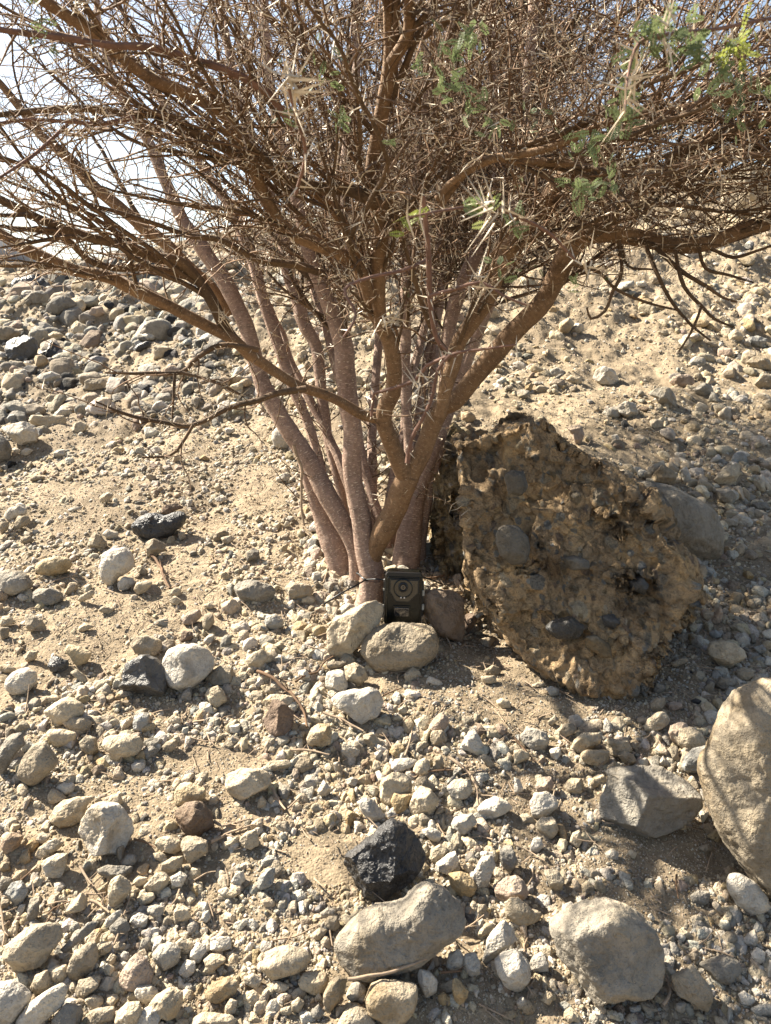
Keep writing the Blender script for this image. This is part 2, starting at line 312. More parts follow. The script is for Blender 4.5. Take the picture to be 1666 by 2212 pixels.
STONES = '''
B1|W|r|1050,360 1080,300 1160,265 1260,265 1350,310 1390,370 1385,430 1320,500 1250,560 1190,570 1110,550 1075,500 1045,430|large rounded white stone touching the dark faceted stone on the left|white round stone
B1|D|a|800,450 810,400 860,365 940,340 1000,375 1060,440 1085,520 1075,590 950,605 870,615 790,590 770,550 800,510|dark grey faceted stone leaning against the large rounded white stone|dark faceted stone
B1|T|a|1320,490 1370,440 1440,405 1510,430 1560,500 1550,525 1330,540
B1|C|m|1320,610 1350,560 1410,535 1450,580 1480,660 1400,680 1330,640
B1|T|m|845,270 880,220 960,220 1050,250 1050,320 980,355 880,330
B1|W|r|20,570 50,490 110,430 170,420 230,450 240,510 170,590 100,600
B1|D|a|300,420 300,370 340,345 440,380 450,440 400,460 330,450
B1|Z|r|410,310 440,270 520,290 600,330 560,390 500,420 460,350
B1|C|r|265,710 330,660 400,620 470,615 530,660 550,720 500,750 430,780 350,800 340,750
B1|T|r|430,780 460,740 540,745 605,775 580,820 520,845 450,820
B1|C|r|285,860 320,820 400,820 495,850 480,910 370,935 310,900
B1|T|r|110,1110 150,1000 220,910 290,905 330,960 380,1040 330,1100 240,1180 180,1205 140,1160|upright tan domed stone with a dark notch near the left frame edge|tan domed stone
B1|G|m|0,920 60,850 130,840 160,920 90,1000 40,1080 0,1140 -40,1000
B1|T|r|510,910 560,860 620,880 635,950 600,995 540,960
B1|C|r|650,900 690,865 820,855 900,870 940,920 900,985 800,1000 740,1045 700,1030 720,975 670,950
B1|T|r|1040,940 1080,900 1140,885 1155,925 1110,975 1050,970
B1|G|m|920,990 940,940 990,930 1030,970 1010,1000 960,1020
B1|C|r|1080,760 1120,730 1170,745 1180,780 1120,800
B1|B|m|860,740 900,710 965,720 960,790 930,835 870,820
B1|C|m|1435,1190 1460,1120 1550,1080 1666,1085 1750,1110 1760,1180 1700,1250 1600,1290 1500,1250|broad cream stone at the right end of the smooth sand patch|broad cream stone
B1|Z|r|1130,1230 1150,1180 1230,1170 1330,1210 1340,1270 1280,1310 1140,1310
B1|W|a|830,1060 860,1035 940,1040 940,1090 880,1100
B1|T|m|290,1260 330,1210 400,1240 430,1270 370,1315 300,1300
B1|W|a|360,1200 400,1170 470,1175 495,1210 440,1260 380,1240
B1|T|a|150,80 200,75 260,110 300,170 250,200 190,190
B1|C|m|0,85 60,90 100,120 80,150 0,160
B1|T|m|0,160 60,160 50,230 0,245
B1|C|a|500,160 550,130 620,160 520,195
B1|C|m|150,340 190,310 245,320 230,370 180,390
B1|P|m|1180,110 1220,60 1290,45 1310,90 1270,130 1200,155
B1|T|r|1310,120 1330,70 1380,70 1390,130 1350,185 1315,165
B1|C|r|0,405 60,400 110,430 80,455 0,455
B1|C|m|330,1370 380,1300 500,1260 620,1260 560,1330 540,1420 400,1460 310,1400
B1|W|m|1480,790 1560,785 1550,850 1490,840
B1|C|m|700,1250 770,1240 800,1300 760,1330 700,1300
B1|R|m|1180,180 1250,190 1250,240 1170,255
B1|C|r|1580,380 1620,340 1700,300 1740,350 1700,420 1600,430
L1|W|r|655,1060 670,980 730,945 810,945 860,990 870,1070 830,1110 760,1140 730,1200 680,1205 655,1150|upright white rounded stone below the black kidney shaped stone|white upright stone
L1|Z|r|200,1075 280,1020 380,995 450,1015 470,1060 420,1110 310,1140 230,1110|flat sandy yellow oval stone left of the upright white stone|sandy oval stone
L1|S|r|-40,1110 40,1085 140,1095 180,1130 215,1190 170,1240 90,1260 0,1250 -40,1200|large pale grey rounded stone cut by the left frame edge|pale stone at the left edge
L1|G|m|190,1240 240,1210 330,1210 400,1240 415,1290 340,1315 260,1325 200,1290
L1|K|r|840,850 845,790 880,740 950,715 1030,725 1080,740 1140,705 1190,705 1215,750 1180,810 1120,860 1050,890 960,900 890,890|black kidney shaped stone with a dusty top, lying on the sandy slope|black kidney stone
L1|R|a|1010,725 1070,670 1140,650 1200,690 1140,705 1080,735
L1|T|a|925,920 990,885 1080,925 1060,970 1010,1000 950,1030 925,990
L1|C|r|865,1220 890,1170 960,1155 990,1175 950,1230 890,1260
L1|W|r|755,1180 800,1135 860,1140 880,1180 830,1220 770,1230
L1|W|r|655,860 700,825 770,850 760,890 700,890
L1|T|a|570,880 610,845 650,865 695,930 660,965 590,960 560,920
L1|W|r|20,740 60,690 130,670 180,700 170,730 110,750 60,775
L1|T|a|80,820 110,740 180,735 200,780 150,810 90,850
L1|T|m|130,880 190,865 225,900 180,930 140,920
L1|T|m|0,780 60,775 50,830 0,870
L1|C|a|135,90 200,85 300,95 400,85 445,110 420,165 320,170 220,155 150,120|flat cream slab lying tilted on top of a pale broken block|flat cream slab
L1|W|a|0,170 60,150 150,125 215,140 235,210 230,275 180,300 130,290 80,260 70,220|pale broken block underneath the tilted flat cream slab|pale broken block
L1|G|r|-60,200 0,210 50,250 75,310 60,380 0,400 -60,380
L1|W|m|70,310 100,295 135,315 110,345
L1|W|m|110,330 170,300 220,310 180,350 120,355
L1|W|m|335,350 370,310 420,305 420,350 360,370
L1|T|r|190,500 230,475 300,485 280,510 200,518
L1|W|m|1460,165 1520,170 1525,195 1465,220
L1|T|a|1380,870 1430,830 1490,840 1480,870 1420,910 1380,910
L1|W|r|1430,880 1500,865 1525,890 1480,925 1440,920
L1|C|r|1380,550 1420,530 1440,570 1410,590
L1|W|m|1390,630 1440,600 1480,630 1430,665
L1|G|a|1590,985 1640,945 1680,960 1680,1030 1600,1040
L1|C|m|1150,850 1195,840 1205,880 1170,905
L1|W|m|1200,640 1250,630 1250,680 1215,690
L1|O|a|1280,370 1320,340 1365,375 1360,385
L1|C|a|1010,430 1050,415 1065,460
L1|G|m|1490,1240 1540,1170 1600,1150 1666,1160 1760,1190 1790,1230 1760,1290 1700,1305 1560,1300|wide flat topped grey stone left of the tree base|wide grey stone
L2|T|m|165,1210 200,1175 290,1170 350,1190 370,1235 330,1280 260,1290 200,1250
L2|W|m|120,490 180,460 225,480 200,510 130,525
L2|W|r|95,250 100,190 140,155 190,180 230,250 230,300 170,310 110,290|white rounded stone on the slope just left of the leftmost stem|white stone by the stem
L1|T|m|880,1070 920,1060 960,1100 940,1125 890,1110
L1|C|m|490,1300 520,1260 600,1215 620,1240 590,1270 520,1310
L1|W|m|100,1260 140,1240 200,1270 150,1300
L1|C|a|1080,1300 1130,1255 1180,1290 1140,1330
L1|C|m|1070,1230 1150,1205 1180,1220 1170,1260 1100,1260
L1|C|r|1310,1320 1360,1300 1400,1325 1370,1350
L1|C|a|1420,1110 1470,1090 1465,1130 1425,1150
L1|C|m|645,620 690,580 740,600 700,650 660,670
L1|G|m|1440,350 1500,310 1530,320 1520,340
L1|W|m|420,710 480,680 540,680 520,700 440,715
B2|C|m|450,260 450,190 510,110 600,40 700,0 770,-15 820,20 815,80 780,140 720,210 640,310 570,370 510,380 460,340|cream boulder leaning diagonally against the left side of the trail camera|leaning boulder
B2|T|r|680,330 690,250 740,180 800,145 950,130 1080,130 1150,160 1175,220 1185,320 1160,390 1060,430 900,440 790,445 720,410|wide tan boulder that the trail camera stands on|boulder under the camera
B2|M|m|1060,-50 1150,-90 1260,-85 1335,-40 1340,60 1345,200 1330,270 1260,270 1180,200 1100,100 1060,40|shaded brown boulder on the right side of the trail camera|brown boulder by the camera
B2|R|a|1340,80 1400,60 1440,100 1410,150 1360,220 1340,200
B2|W|m|440,530 450,450 520,425 560,450 600,560 560,590 500,605 460,580
B2|C|a|555,420 630,390 700,430 730,500 670,540 600,555 575,490
B2|W|m|475,630 520,590 600,565 730,555 790,580 825,650 800,720 740,750 680,790 620,750 550,700 490,660|bright white pear shaped stone in front of the leaning cream boulder|white pear stone
B2|R|a|35,770 70,690 100,630 170,650 240,710 230,800 170,860 120,865 60,820|reddish brown pointed stone beside the curved dead stick|reddish pointed stone
B2|C|m|70,610 130,590 230,610 260,650 250,700 180,650 90,640
B2|C|m|320,880 350,820 400,785 470,800 490,850 470,930 400,960 340,930
B2|W|m|545,950 560,905 620,930 670,965 640,1010 580,1025 550,990
B2|T|m|680,860 740,845 810,900 800,940 740,950 700,910
B2|P|r|1110,810 1150,750 1200,705 1240,740 1250,790 1200,840 1110,850
B2|T|m|1120,870 1140,830 1200,830 1235,880 1210,925 1150,930 1125,900
B2|W|a|1320,930 1350,870 1410,820 1450,880 1475,950 1430,985 1350,965
B2|W|m|860,1060 880,1020 980,1010 1050,1025 1000,1080 940,1110 880,1095
B2|C|r|1000,1100 1030,1040 1090,1005 1130,1040 1120,1100 1070,1125 1010,1125
B2|T|m|1140,1070 1150,1000 1200,990 1215,1050 1190,1095
B2|C|m|770,1220 800,1150 880,1110 970,1120 1015,1160 1010,1230 990,1260 900,1250 870,1310 800,1300 775,1260|cream lobed stone at the left of a cluster of three|cream lobed stone
B2|O|m|870,1290 890,1240 1000,1240 990,1300 970,1367 900,1367
B2|C|a|980,1330 1010,1250 1060,1200 1130,1215 1190,1290 1150,1350 1100,1390 1000,1390
B2|T|m|1020,1190 1030,1140 1090,1130 1140,1170 1180,1240 1120,1210 1060,1200
B2|S|a|1230,1200 1280,1155 1390,1150 1400,1220 1350,1280 1300,1300 1260,1260
B2|W|m|1430,1340 1470,1290 1550,1260 1620,1290 1666,1340 1600,1390 1500,1400 1430,1380
B2|T|m|240,1060 280,1005 340,1020 365,1070 300,1110
B2|W|a|390,1220 430,1150 480,1200 470,1250 420,1270
B2|W|m|490,1040 530,1030 560,1080 510,1110
B2|C|m|20,1080 80,1030 200,1020 230,1045 190,1085 90,1095
B2|B|r|40,130 60,85 120,75 175,110 165,160 110,185 60,165
B2|C|r|0,340 40,305 100,340 105,380 40,405 0,395
B2|W|m|280,440 310,430 350,470 330,510 290,510
B2|C|r|380,590 390,555 430,545 460,580 440,605
B2|T|m|40,590 60,540 130,550 140,590 90,600
B2|W|m|1085,500 1120,475 1190,505 1215,540 1150,540
B2|C|a|1445,480 1550,470 1555,520 1500,535 1450,515
B2|T|m|1465,440 1530,405 1590,430 1580,465 1480,470
B2|G|m|350,420 400,400 420,430 380,450
B2|W|a|750,980 800,955 830,980 790,1020
B2|C|a|690,1040 720,1000 740,1050
B2|W|a|625,1310 680,1270 750,1275 800,1340 850,1400 820,1440 720,1440 660,1360
B2|W|m|570,1150 620,1130 660,1150 640,1190 590,1190
B2|G|m|150,1220 180,1200 210,1230 190,1290 150,1270
B2|C|m|0,1290 30,1250 65,1290 50,1330 0,1340
B2|T|a|1430,990 1480,975 1550,1060 1520,1085
B2|C|m|910,690 950,675 980,700 960,730 920,720
B2|C|r|1540,640 1580,620 1640,635 1650,680 1590,690
B2|T|m|440,400 500,380 580,385 600,400 540,425 460,430
B3|T|r|1225,1100 1240,1020 1300,860 1330,770 1400,660 1480,560 1590,500 1680,475 1780,490 1900,580 2000,800 2080,1100 2080,1400 2050,1700 1950,1900 1800,1980 1666,1926 1550,1816 1450,1696 1370,1566 1300,1416 1250,1280|huge tan boulder dappled with twig shade at the right frame edge|huge tan boulder
B3|G|a|600,1120 650,1060 760,1055 900,1070 1020,1100 1120,1160 1190,1230 1190,1300 1150,1367 1050,1450 900,1500 760,1530 650,1545 600,1500 560,1367 600,1240 620,1160|grey brown ridged boulder just left of the huge tan boulder|ridged brown boulder
B3|C|m|590,1120 610,1060 660,1020 680,1060 630,1130
B3|B|m|1085,1070 1110,1000 1180,950 1270,925 1250,1010 1230,1090 1160,1120 1100,1120
B3|P|m|1005,850 1020,800 1090,770 1130,800 1100,930 1080,960 1030,910
B3|C|r|1020,850 1070,810 1160,805 1220,850 1250,900 1180,950 1100,965 1060,930
B3|C|m|845,810 870,760 940,710 990,705 1010,760 980,820 910,855 850,840|pale cream blocky stone lying between the conglomerate and ridged brown boulder|pale blocky stone
B3|T|r|880,670 920,620 980,615 985,660 950,700 900,710
B3|P|m|975,660 1040,640 1100,650 1095,690 1030,705 990,690
B3|G|r|895,560 920,520 970,530 980,570 940,590 900,585
B3|C|m|1255,320 1280,265 1350,245 1430,260 1490,310 1500,370 1440,430 1380,445 1320,400 1280,360|pale cream stone right of the conglomerate foot, above the huge tan boulder|cream stone by the conglomerate
B3|T|r|1440,450 1480,415 1550,430 1555,480 1500,505 1450,490
B3|G|m|1300,540 1340,490 1450,490 1465,520 1400,545 1360,580 1310,565
B3|B|r|1370,590 1400,545 1470,560 1490,600 1430,640 1380,620
B3|G|m|1230,550 1280,500 1310,520 1290,590 1240,580
B3|C|m|430,990 460,960 620,960 635,1010 610,1070 530,1060 450,1040
B3|C|m|580,920 610,885 740,890 765,940 740,980 650,1010 590,970
B3|T|a|670,1000 720,965 780,985 810,1050 720,1060
B3|S|m|40,870 80,820 150,820 230,850 250,920 200,960 110,950 60,920
B3|W|a|230,950 300,935 310,990 290,1030 240,1010
B3|T|m|285,840 310,790 380,780 410,820 370,870 310,880
B3|C|a|390,900 440,850 560,850 570,910 500,960 400,980 360,970
B3|P|m|140,1200 160,1140 240,1130 270,1190 220,1230 150,1235
B3|C|a|320,1200 370,1140 460,1150 470,1210 430,1245 350,1245
B3|C|m|480,1200 510,1140 580,1115 605,1150 560,1190 490,1205
B3|W|m|100,1300 150,1240 220,1230 280,1270 280,1340 200,1400 120,1400
B3|W|a|0,1130 40,1150 65,1220 40,1250 0,1245
B3|W|m|930,1050 970,990 1010,1030 1000,1070
B3|B|m|205,560 240,540 300,560 290,600 240,615
B3|C|a|280,520 335,520 335,545 290,555
B3|C|a|100,540 150,520 205,520 200,540 150,555
B3|W|a|690,590 715,570 735,600 720,640
B3|T|m|620,450 650,440 675,480 640,490
B3|C|m|790,540 840,550 835,570 795,560
B3|T|m|840,430 850,400 895,430 880,470
B3|T|a|1010,390 1130,345 1140,380 1040,430
B3|B|r|1260,200 1300,175 1350,200 1340,230 1290,235
B3|P|m|1280,120 1310,60 1340,20 1360,70 1330,130 1300,150
B3|W|m|1600,190 1666,170 1700,230 1620,240
B3|B|m|1550,290 1620,270 1640,320 1600,345
B3|T|r|1430,150 1460,130 1495,155 1470,180
B3|K|a|1140,640 1180,620 1230,640 1200,670
B3|C|m|0,960 50,950 100,980 90,1020 0,1060
B3|T|m|210,780 270,725 290,760 240,800
B3|C|m|700,760 750,740 770,780 720,800
B3|B|m|1560,370 1610,350 1650,380 1640,400
M3|W|m|510,1080 530,1030 590,1000 680,1050 690,1110 630,1135 560,1120|white blocky stone on the sunlit slope above the conglomerate|white slope stone
M3|S|a|870,1180 920,1145 1010,1145 1060,1200 1055,1270 1000,1285 950,1260 930,1210|pale wedge shaped stone on the slope with a shaded right face|pale wedge stone
M3|W|m|670,1260 720,1230 790,1250 810,1310 770,1345 720,1340 680,1310
M3|S|m|1170,1150 1220,1110 1270,1130 1300,1170 1240,1200 1180,1190
M3|P|r|1000,1100 1060,1060 1140,1060 1180,1110 1130,1150 1050,1150
M3|C|m|290,770 300,720 360,690 400,730 360,790 310,795
M3|W|m|365,770 400,720 450,740 450,780 400,795
M3|C|m|330,1090 370,1060 440,1075 440,1120 370,1120
M3|O|m|70,1140 110,1115 130,1140 110,1175 80,1170
M3|W|r|215,1040 280,1010 340,1040 330,1070 240,1080
M3|G|a|240,1100 300,1050 340,1045 270,1110
M3|T|r|1380,1180 1440,1160 1470,1190 1430,1220
M3|C|r|1290,1260 1360,1250 1400,1290 1370,1320 1310,1310
M3|T|m|1610,1250 1666,1210 1720,1250 1700,1310 1640,1300
M3|C|m|1390,800 1440,760 1490,800 1470,850 1400,840
M3|B|m|1520,820 1600,800 1660,850 1600,900 1530,880
M3|T|m|870,430 930,415 990,440 960,480 890,480
M3|W|m|790,460 850,450 865,490 800,500
M3|C|m|930,780 990,770 1010,810 950,810
M3|C|m|550,490 600,450 630,490 580,515
M3|W|a|680,930 710,885 730,930
M3|T|m|1500,980 1560,940 1660,960 1690,1040 1560,1020
M3|T|m|1560,1120 1600,1060 1680,1060 1700,1150 1600,1160
T3|C|m|1360,1270 1400,1150 1440,1100 1500,1080 1600,1050 1700,1030 1800,1100 1820,1250 1700,1330 1500,1420 1370,1400 1330,1330|big pale boulder on the skyline seen through branches at the right|pale skyline boulder
T3|S|m|1140,1220 1200,1160 1300,1150 1350,1180 1330,1240 1200,1260
L3|F|r|400,310 460,292 580,312 690,370 765,430 788,490 775,560 735,600 670,605 580,590 490,520 415,420|large smooth grey boulder wedged against the conglomerate's right side|smooth wedged boulder
L3|S|a|480,270 520,230 560,212 560,240 520,290 490,300
L3|T|m|500,290 550,230 620,280 590,310
L3|W|m|618,250 640,238 655,270 645,315 625,290
L3|C|m|740,290 780,240 830,225 850,250 820,300 760,310
L3|S|m|750,320 800,310 830,360 810,385 760,370
L3|W|a|900,275 920,265 960,330 945,335
L3|W|m|910,220 952,205 970,240 930,245
L3|G|m|850,370 870,340 900,350 890,370
L3|G|m|880,375 940,370 950,400 890,405
L3|S|m|780,435 830,432 830,460 785,465
L3|C|m|685,110 710,90 735,110 710,145 690,140
L3|W|a|640,120 655,115 650,140
L3|W|a|360,125 385,118 390,145 365,140
L3|P|a|190,90 245,83 260,120 255,165 230,160 215,120
L3|T|m|650,640 680,600 720,610 710,660 670,665
L3|T|m|820,540 850,520 855,570 830,575
C1|W|a|515,120 530,40 580,-40 640,-60 740,-50 800,0 845,80 850,150 810,230 760,300 710,305 650,270 580,200 540,150|big white stone with a sharp vertical ridge and shaded right face|white ridged stone
C1|R|m|1130,60 1130,-20 1180,-60 1290,-70 1370,0 1390,100 1330,160 1230,150 1160,110|dark reddish brown rough stone right of the white ridged stone|dark reddish stone
C1|T|m|1170,190 1190,150 1260,150 1340,190 1345,260 1280,335 1220,310 1190,240
C1|C|r|995,200 1040,155 1100,145 1170,180 1185,245 1130,265 1050,240
C1|C|a|985,260 1050,255 1090,290 1060,315 1000,300
C1|T|m|1040,330 1110,290 1190,280 1180,350 1110,390 1040,370
C1|P|m|0,140 70,130 155,155 120,230 60,255 0,240
C1|W|m|220,150 270,125 325,145 310,180 270,205 235,180
C1|W|m|265,230 310,185 360,160 420,190 390,230 300,270
C1|W|a|245,360 290,300 350,270 430,270 420,360 390,430 320,405|white flat triangular stone at the lower left|white triangular stone
C1|B|m|40,520 70,450 130,440 175,510 150,580 90,600 50,560
C1|G|a|165,650 190,550 250,540 250,650 200,735
C1|T|m|10,900 60,830 180,750 300,725 380,750 400,820 340,900 290,970 200,1000 110,1045 20,1000|rough tan boulder with cracks at the lower left edge|rough tan boulder
C1|C|m|395,650 450,580 530,510 570,560 560,620 500,655
C1|C|r|700,480 720,430 770,400 840,440 850,500 800,570 740,615 710,590
C1|T|m|630,500 700,440 700,520 650,520
C1|G|a|370,900 500,770 620,675 650,700 600,770 480,860 390,950
C1|T|r|435,1020 470,920 560,840 620,830 635,930 600,1020 520,1080 450,1080
C1|C|r|300,1040 350,990 430,985 450,1040 400,1100 330,1100
C1|C|r|195,1130 230,1050 300,1020 340,1110 300,1160 230,1170
C1|T|m|480,1180 510,1090 580,1060 655,1060 640,1120 560,1180 500,1205
C1|P|r|760,1080 800,1000 870,915 940,950 990,1040 980,1110 900,1140 800,1135|cream drop shaped stone among the cobbles at the lower left|cream drop stone
C1|S|r|985,910 1030,860 1120,845 1170,890 1160,970 1090,1015 1010,1000 990,950
C1|C|m|1120,850 1180,805 1250,850 1240,900 1180,930
C1|W|r|1230,900 1270,850 1330,845 1340,890 1290,980 1240,960
C1|W|m|1350,830 1400,800 1500,810 1500,870 1400,910 1350,880
C1|C|r|1315,950 1360,915 1430,920 1470,950 1400,1010 1340,1030
C1|W|a|1160,1020 1200,955 1270,970 1260,1030 1190,1075
C1|C|r|1320,1170 1370,1110 1480,1060 1555,1100 1530,1160 1430,1240 1360,1225
C1|W|m|870,1160 890,1125 980,1120 1025,1165 990,1200 940,1245 890,1210
C1|C|m|945,1270 1000,1190 1100,1145 1180,1180 1190,1250 1130,1340 1050,1320
C1|C|m|750,1300 810,1240 900,1230 920,1290 880,1367 870,1420 750,1420
C1|W|m|880,1320 940,1270 1040,1290 1040,1340 1000,1420 880,1420
C1|C|m|545,1210 600,1180 660,1200 675,1240 600,1265 550,1250
C1|T|m|555,1300 620,1270 740,1260 750,1340 650,1367 560,1400
C1|W|m|100,1340 180,1230 280,1160 400,1105 430,1150 410,1240 320,1320 200,1420 90,1420|long white stone slanting out of the bottom left corner|long white corner stone
C1|W|r|0,1100 60,1090 140,1130 200,1200 130,1300 50,1400 -60,1400 -60,1120
C1|G|m|330,1340 420,1240 520,1260 545,1340 480,1420 330,1420
C1|W|m|950,625 1000,595 1060,610 1060,660 1010,685 960,660
C1|C|r|880,560 910,520 1000,515 1010,560 950,590
C1|C|m|860,440 890,405 960,420 940,460 880,470
C1|C|m|930,480 1000,400 1060,385 1100,430 1080,480 1030,530 970,520
C1|W|m|1095,420 1170,380 1215,410 1180,480 1110,490
C1|C|m|1215,400 1240,355 1300,360 1305,400 1250,430
C1|W|m|1500,440 1530,380 1580,380 1590,430 1540,490
C1|C|m|1430,200 1560,140 1560,180 1470,240 1430,230
C1|C|m|1540,180 1600,120 1666,110 1680,200 1600,245 1550,220
C1|W|a|820,690 900,650 960,680 950,730 900,755 850,720
C1|G|a|695,760 760,680 820,700 850,760 790,800 720,810
C1|C|r|625,880 650,835 725,835 715,900 650,930
C1|W|m|1410,500 1470,480 1510,520 1500,545 1430,540
C1|C|m|1120,640 1160,590 1220,620 1240,680 1200,710 1140,680
C1|S|m|1570,1070 1640,1040 1700,1080 1666,1140 1590,1120
C1|W|m|1450,1270 1490,1205 1540,1220 1530,1280 1480,1330
C1|C|m|1570,1180 1640,1150 1700,1200 1680,1250 1570,1240
C1|W|m|1220,1330 1320,1300 1500,1320 1580,1367 1400,1420 1220,1400
C1|G|a|620,370 680,340 870,350 870,400 700,430 630,400
C1|G|r|790,300 820,270 870,270 890,310 850,350 800,340
C1|G|m|0,410 60,420 90,440 30,500 0,510
C1|T|m|0,310 40,320 65,360 20,390 0,380
C1|T|m|0,560 50,560 65,600 20,630 0,620
C1|W|a|1310,650 1350,630 1370,680 1340,720 1300,700
C1|W|m|670,700 740,640 790,620 780,670 710,740 680,750
C1|C|m|670,1010 700,980 740,1000 730,1070 690,1060
C1|C|m|690,950 720,910 755,930 740,990 700,980
C1|W|m|765,930 800,895 835,910 830,950 780,960
C2|K|a|540,370 560,290 680,200 780,120 880,60 960,85 1040,150 1090,230 1110,330 1080,380 960,450 830,540 720,580 660,540 620,500 600,430|large jet black angular rock leaning over the smooth kidney shaped boulder|large black rock
C2|F|r|490,880 520,790 620,690 740,610 900,600 990,560 1040,480 1120,460 1220,490 1300,560 1360,640 1385,710 1300,780 1220,830 1150,900 1050,960 900,1020 700,1070 590,1080 520,1040 500,960|broad smooth grey tan boulder below the large black rock|smooth foreground boulder
C2|C|r|15,980 50,920 110,880 200,865 310,890 365,945 320,1010 200,1050 110,1090 40,1050|smooth cream egg shaped stone left of the smooth foreground boulder|cream egg stone
C2|C|r|260,1100 290,1045 440,1035 470,1080 440,1140 380,1170 300,1140
C2|T|m|430,1180 460,1110 520,1060 585,1075 570,1180 520,1260 480,1315 440,1270
C2|W|r|575,1180 610,1110 670,1095 710,1140 700,1190 620,1225
C2|W|m|640,1170 700,1165 695,1240 650,1220
C2|C|r|695,1200 730,1120 800,1090 900,1095 1040,1120 1060,1200 1020,1290 930,1365 830,1350 720,1290|cream flat faced stone at the bottom under the smooth foreground boulder|cream flat faced stone
C2|W|r|520,1367 560,1290 640,1250 730,1290 780,1367 770,1420 500,1420
C2|C|m|530,1290 580,1230 660,1230 690,1265 600,1270
C2|W|a|1035,1070 1050,1020 1120,1030 1170,1090 1165,1170 1110,1210 1060,1170
C2|W|m|1220,1010 1240,920 1310,885 1340,930 1330,1000 1260,1030
C2|W|m|1335,1000 1350,920 1420,905 1450,970 1440,1060 1370,1050
C2|W|a|1460,960 1490,820 1560,740 1610,695 1666,750 1700,830 1600,880 1530,960 1490,990|white blade shaped stone left of the flat pale foreground boulder|white blade stone
C2|W|r|1540,960 1590,920 1680,890 1760,960 1770,1060 1700,1150 1620,1130 1560,1040
C2|O|m|1265,1090 1290,1060 1330,1110 1375,1160 1350,1230 1290,1240 1270,1160
C2|O|m|1170,1190 1210,1160 1270,1210 1250,1250 1190,1250
C2|T|r|435,720 460,670 520,670 540,730 500,770
C2|C|r|355,780 410,740 465,760 400,825 360,810
C2|W|m|405,650 460,610 530,640 520,675 430,680
C2|B|m|0,430 60,360 120,355 110,440 60,510 0,520
C2|W|m|1145,390 1160,330 1240,270 1290,245 1310,330 1230,400
C2|C|m|1120,240 1190,200 1250,240 1200,310 1150,330 1120,300
C2|W|m|1390,430 1420,350 1450,290 1530,270 1555,320 1510,420 1480,515 1430,500|upright white stone right of the ochre lump and large black rock|upright white stone
C2|O|m|1240,400 1320,385 1380,400 1425,480 1400,550 1330,555 1260,480|rough ochre lump of stone right of the large black rock|ochre lump
C2|P|m|1530,480 1600,420 1680,410 1740,450 1770,530 1700,570 1600,590 1550,550
C2|G|m|1570,240 1640,200 1666,230 1700,330 1640,400 1580,330
C2|W|m|1250,80 1280,30 1400,0 1430,60 1370,130 1310,130
C2|W|m|1060,110 1130,90 1200,130 1180,190 1090,160
C2|C|r|310,90 380,75 385,110 330,125
C2|C|m|1590,590 1640,550 1700,550 1800,640 1870,660 1850,710 1740,740 1620,680
C2|C|a|1365,620 1400,570 1440,600 1440,640 1380,650
C2|C|m|1420,790 1490,710 1550,720 1520,770 1440,810
C2|C|m|1330,350 1370,320 1410,350 1380,400
C2|C|m|100,1140 130,1090 210,1120 200,1155 110,1165
C2|C|m|0,1230 60,1200 85,1240 30,1265
C2|T|r|220,1230 270,1195 310,1230 280,1290 230,1280
C2|G|r|345,1290 400,1240 440,1290 410,1330 350,1320
C2|C|m|150,1270 220,1250 230,1300 160,1310
C3|F|m|240,740 330,690 450,640 560,595 640,590 740,620 830,670 920,750 960,840 975,960 950,1060 880,1120 770,1140 660,1150 560,1160 500,1205 470,1170 440,1110 380,1030 300,950 270,860|big flat pale grey boulder with a broken left edge, lower right|flat pale boulder
C3|T|m|1020,1070 1090,1030 1170,980 1220,1060 1270,1120 1275,1200 1250,1270 1200,1260 1120,1200 1050,1170|blocky tan grey stone right of the big flat pale boulder|blocky tan stone
C3|G|m|1205,990 1260,960 1370,925 1450,960 1500,1050 1440,1090 1350,1095 1270,1060
C3|W|r|1375,440 1400,395 1470,390 1560,440 1640,540 1655,620 1590,680 1520,640 1440,580 1390,500|white grey oval stone touching the underside of the huge tan boulder|white grey oval stone
C3|W|m|85,990 120,940 190,905 225,960 220,1020 160,1035 95,1025
C3|C|m|140,80 180,30 260,30 290,100 240,160 190,160 150,120
C3|W|m|100,230 130,160 180,160 190,220 140,260
C3|C|m|360,190 380,130 430,110 450,180 400,220
C3|W|m|585,260 640,230 685,260 670,300 600,290
C3|C|m|730,260 760,235 805,260 780,305
C3|C|m|500,1200 520,1160 580,1160 590,1230 530,1270
C3|C|r|580,1160 620,1135 690,1190 660,1245 600,1220
C3|C|m|680,1160 780,1140 820,1130 820,1180 720,1215
C3|T|m|1330,830 1390,770 1440,780 1450,850 1380,870
C3|W|a|1480,840 1520,790 1580,750 1580,860 1530,875
C3|W|m|1540,920 1580,870 1630,900 1620,980 1560,960
C3|W|m|1350,900 1430,860 1430,900 1360,920
C3|W|m|1455,1180 1500,1155 1570,1200 1540,1250 1470,1230
C3|B|r|1520,1280 1600,1240 1700,1240 1700,1310 1580,1310
C3|W|m|1050,800 1080,775 1115,800 1085,845
C3|G|a|725,370 760,355 770,395
C3|C|m|190,1200 210,1150 260,1170 230,1250 190,1240
C3|W|m|15,1220 60,1190 90,1230 60,1275 25,1260
C3|C|r|330,1310 380,1285 410,1320 350,1367
C3|W|m|600,1310 660,1280 690,1310 630,1340
C3|T|r|1190,220 1250,200 1290,230 1240,260
C3|O|m|1250,150 1300,110 1340,130 1320,190
C3|W|m|860,670 890,645 915,680 900,700
C3|G|m|1140,540 1200,505 1270,510 1250,590 1160,590
C3|C|m|190,370 290,370 325,430 300,500 240,500 210,430
M1|D|m|35,850 90,820 160,805 230,830 240,900 210,970 130,980 60,970|left black boulder of the pair on the scree near the left edge|left black boulder
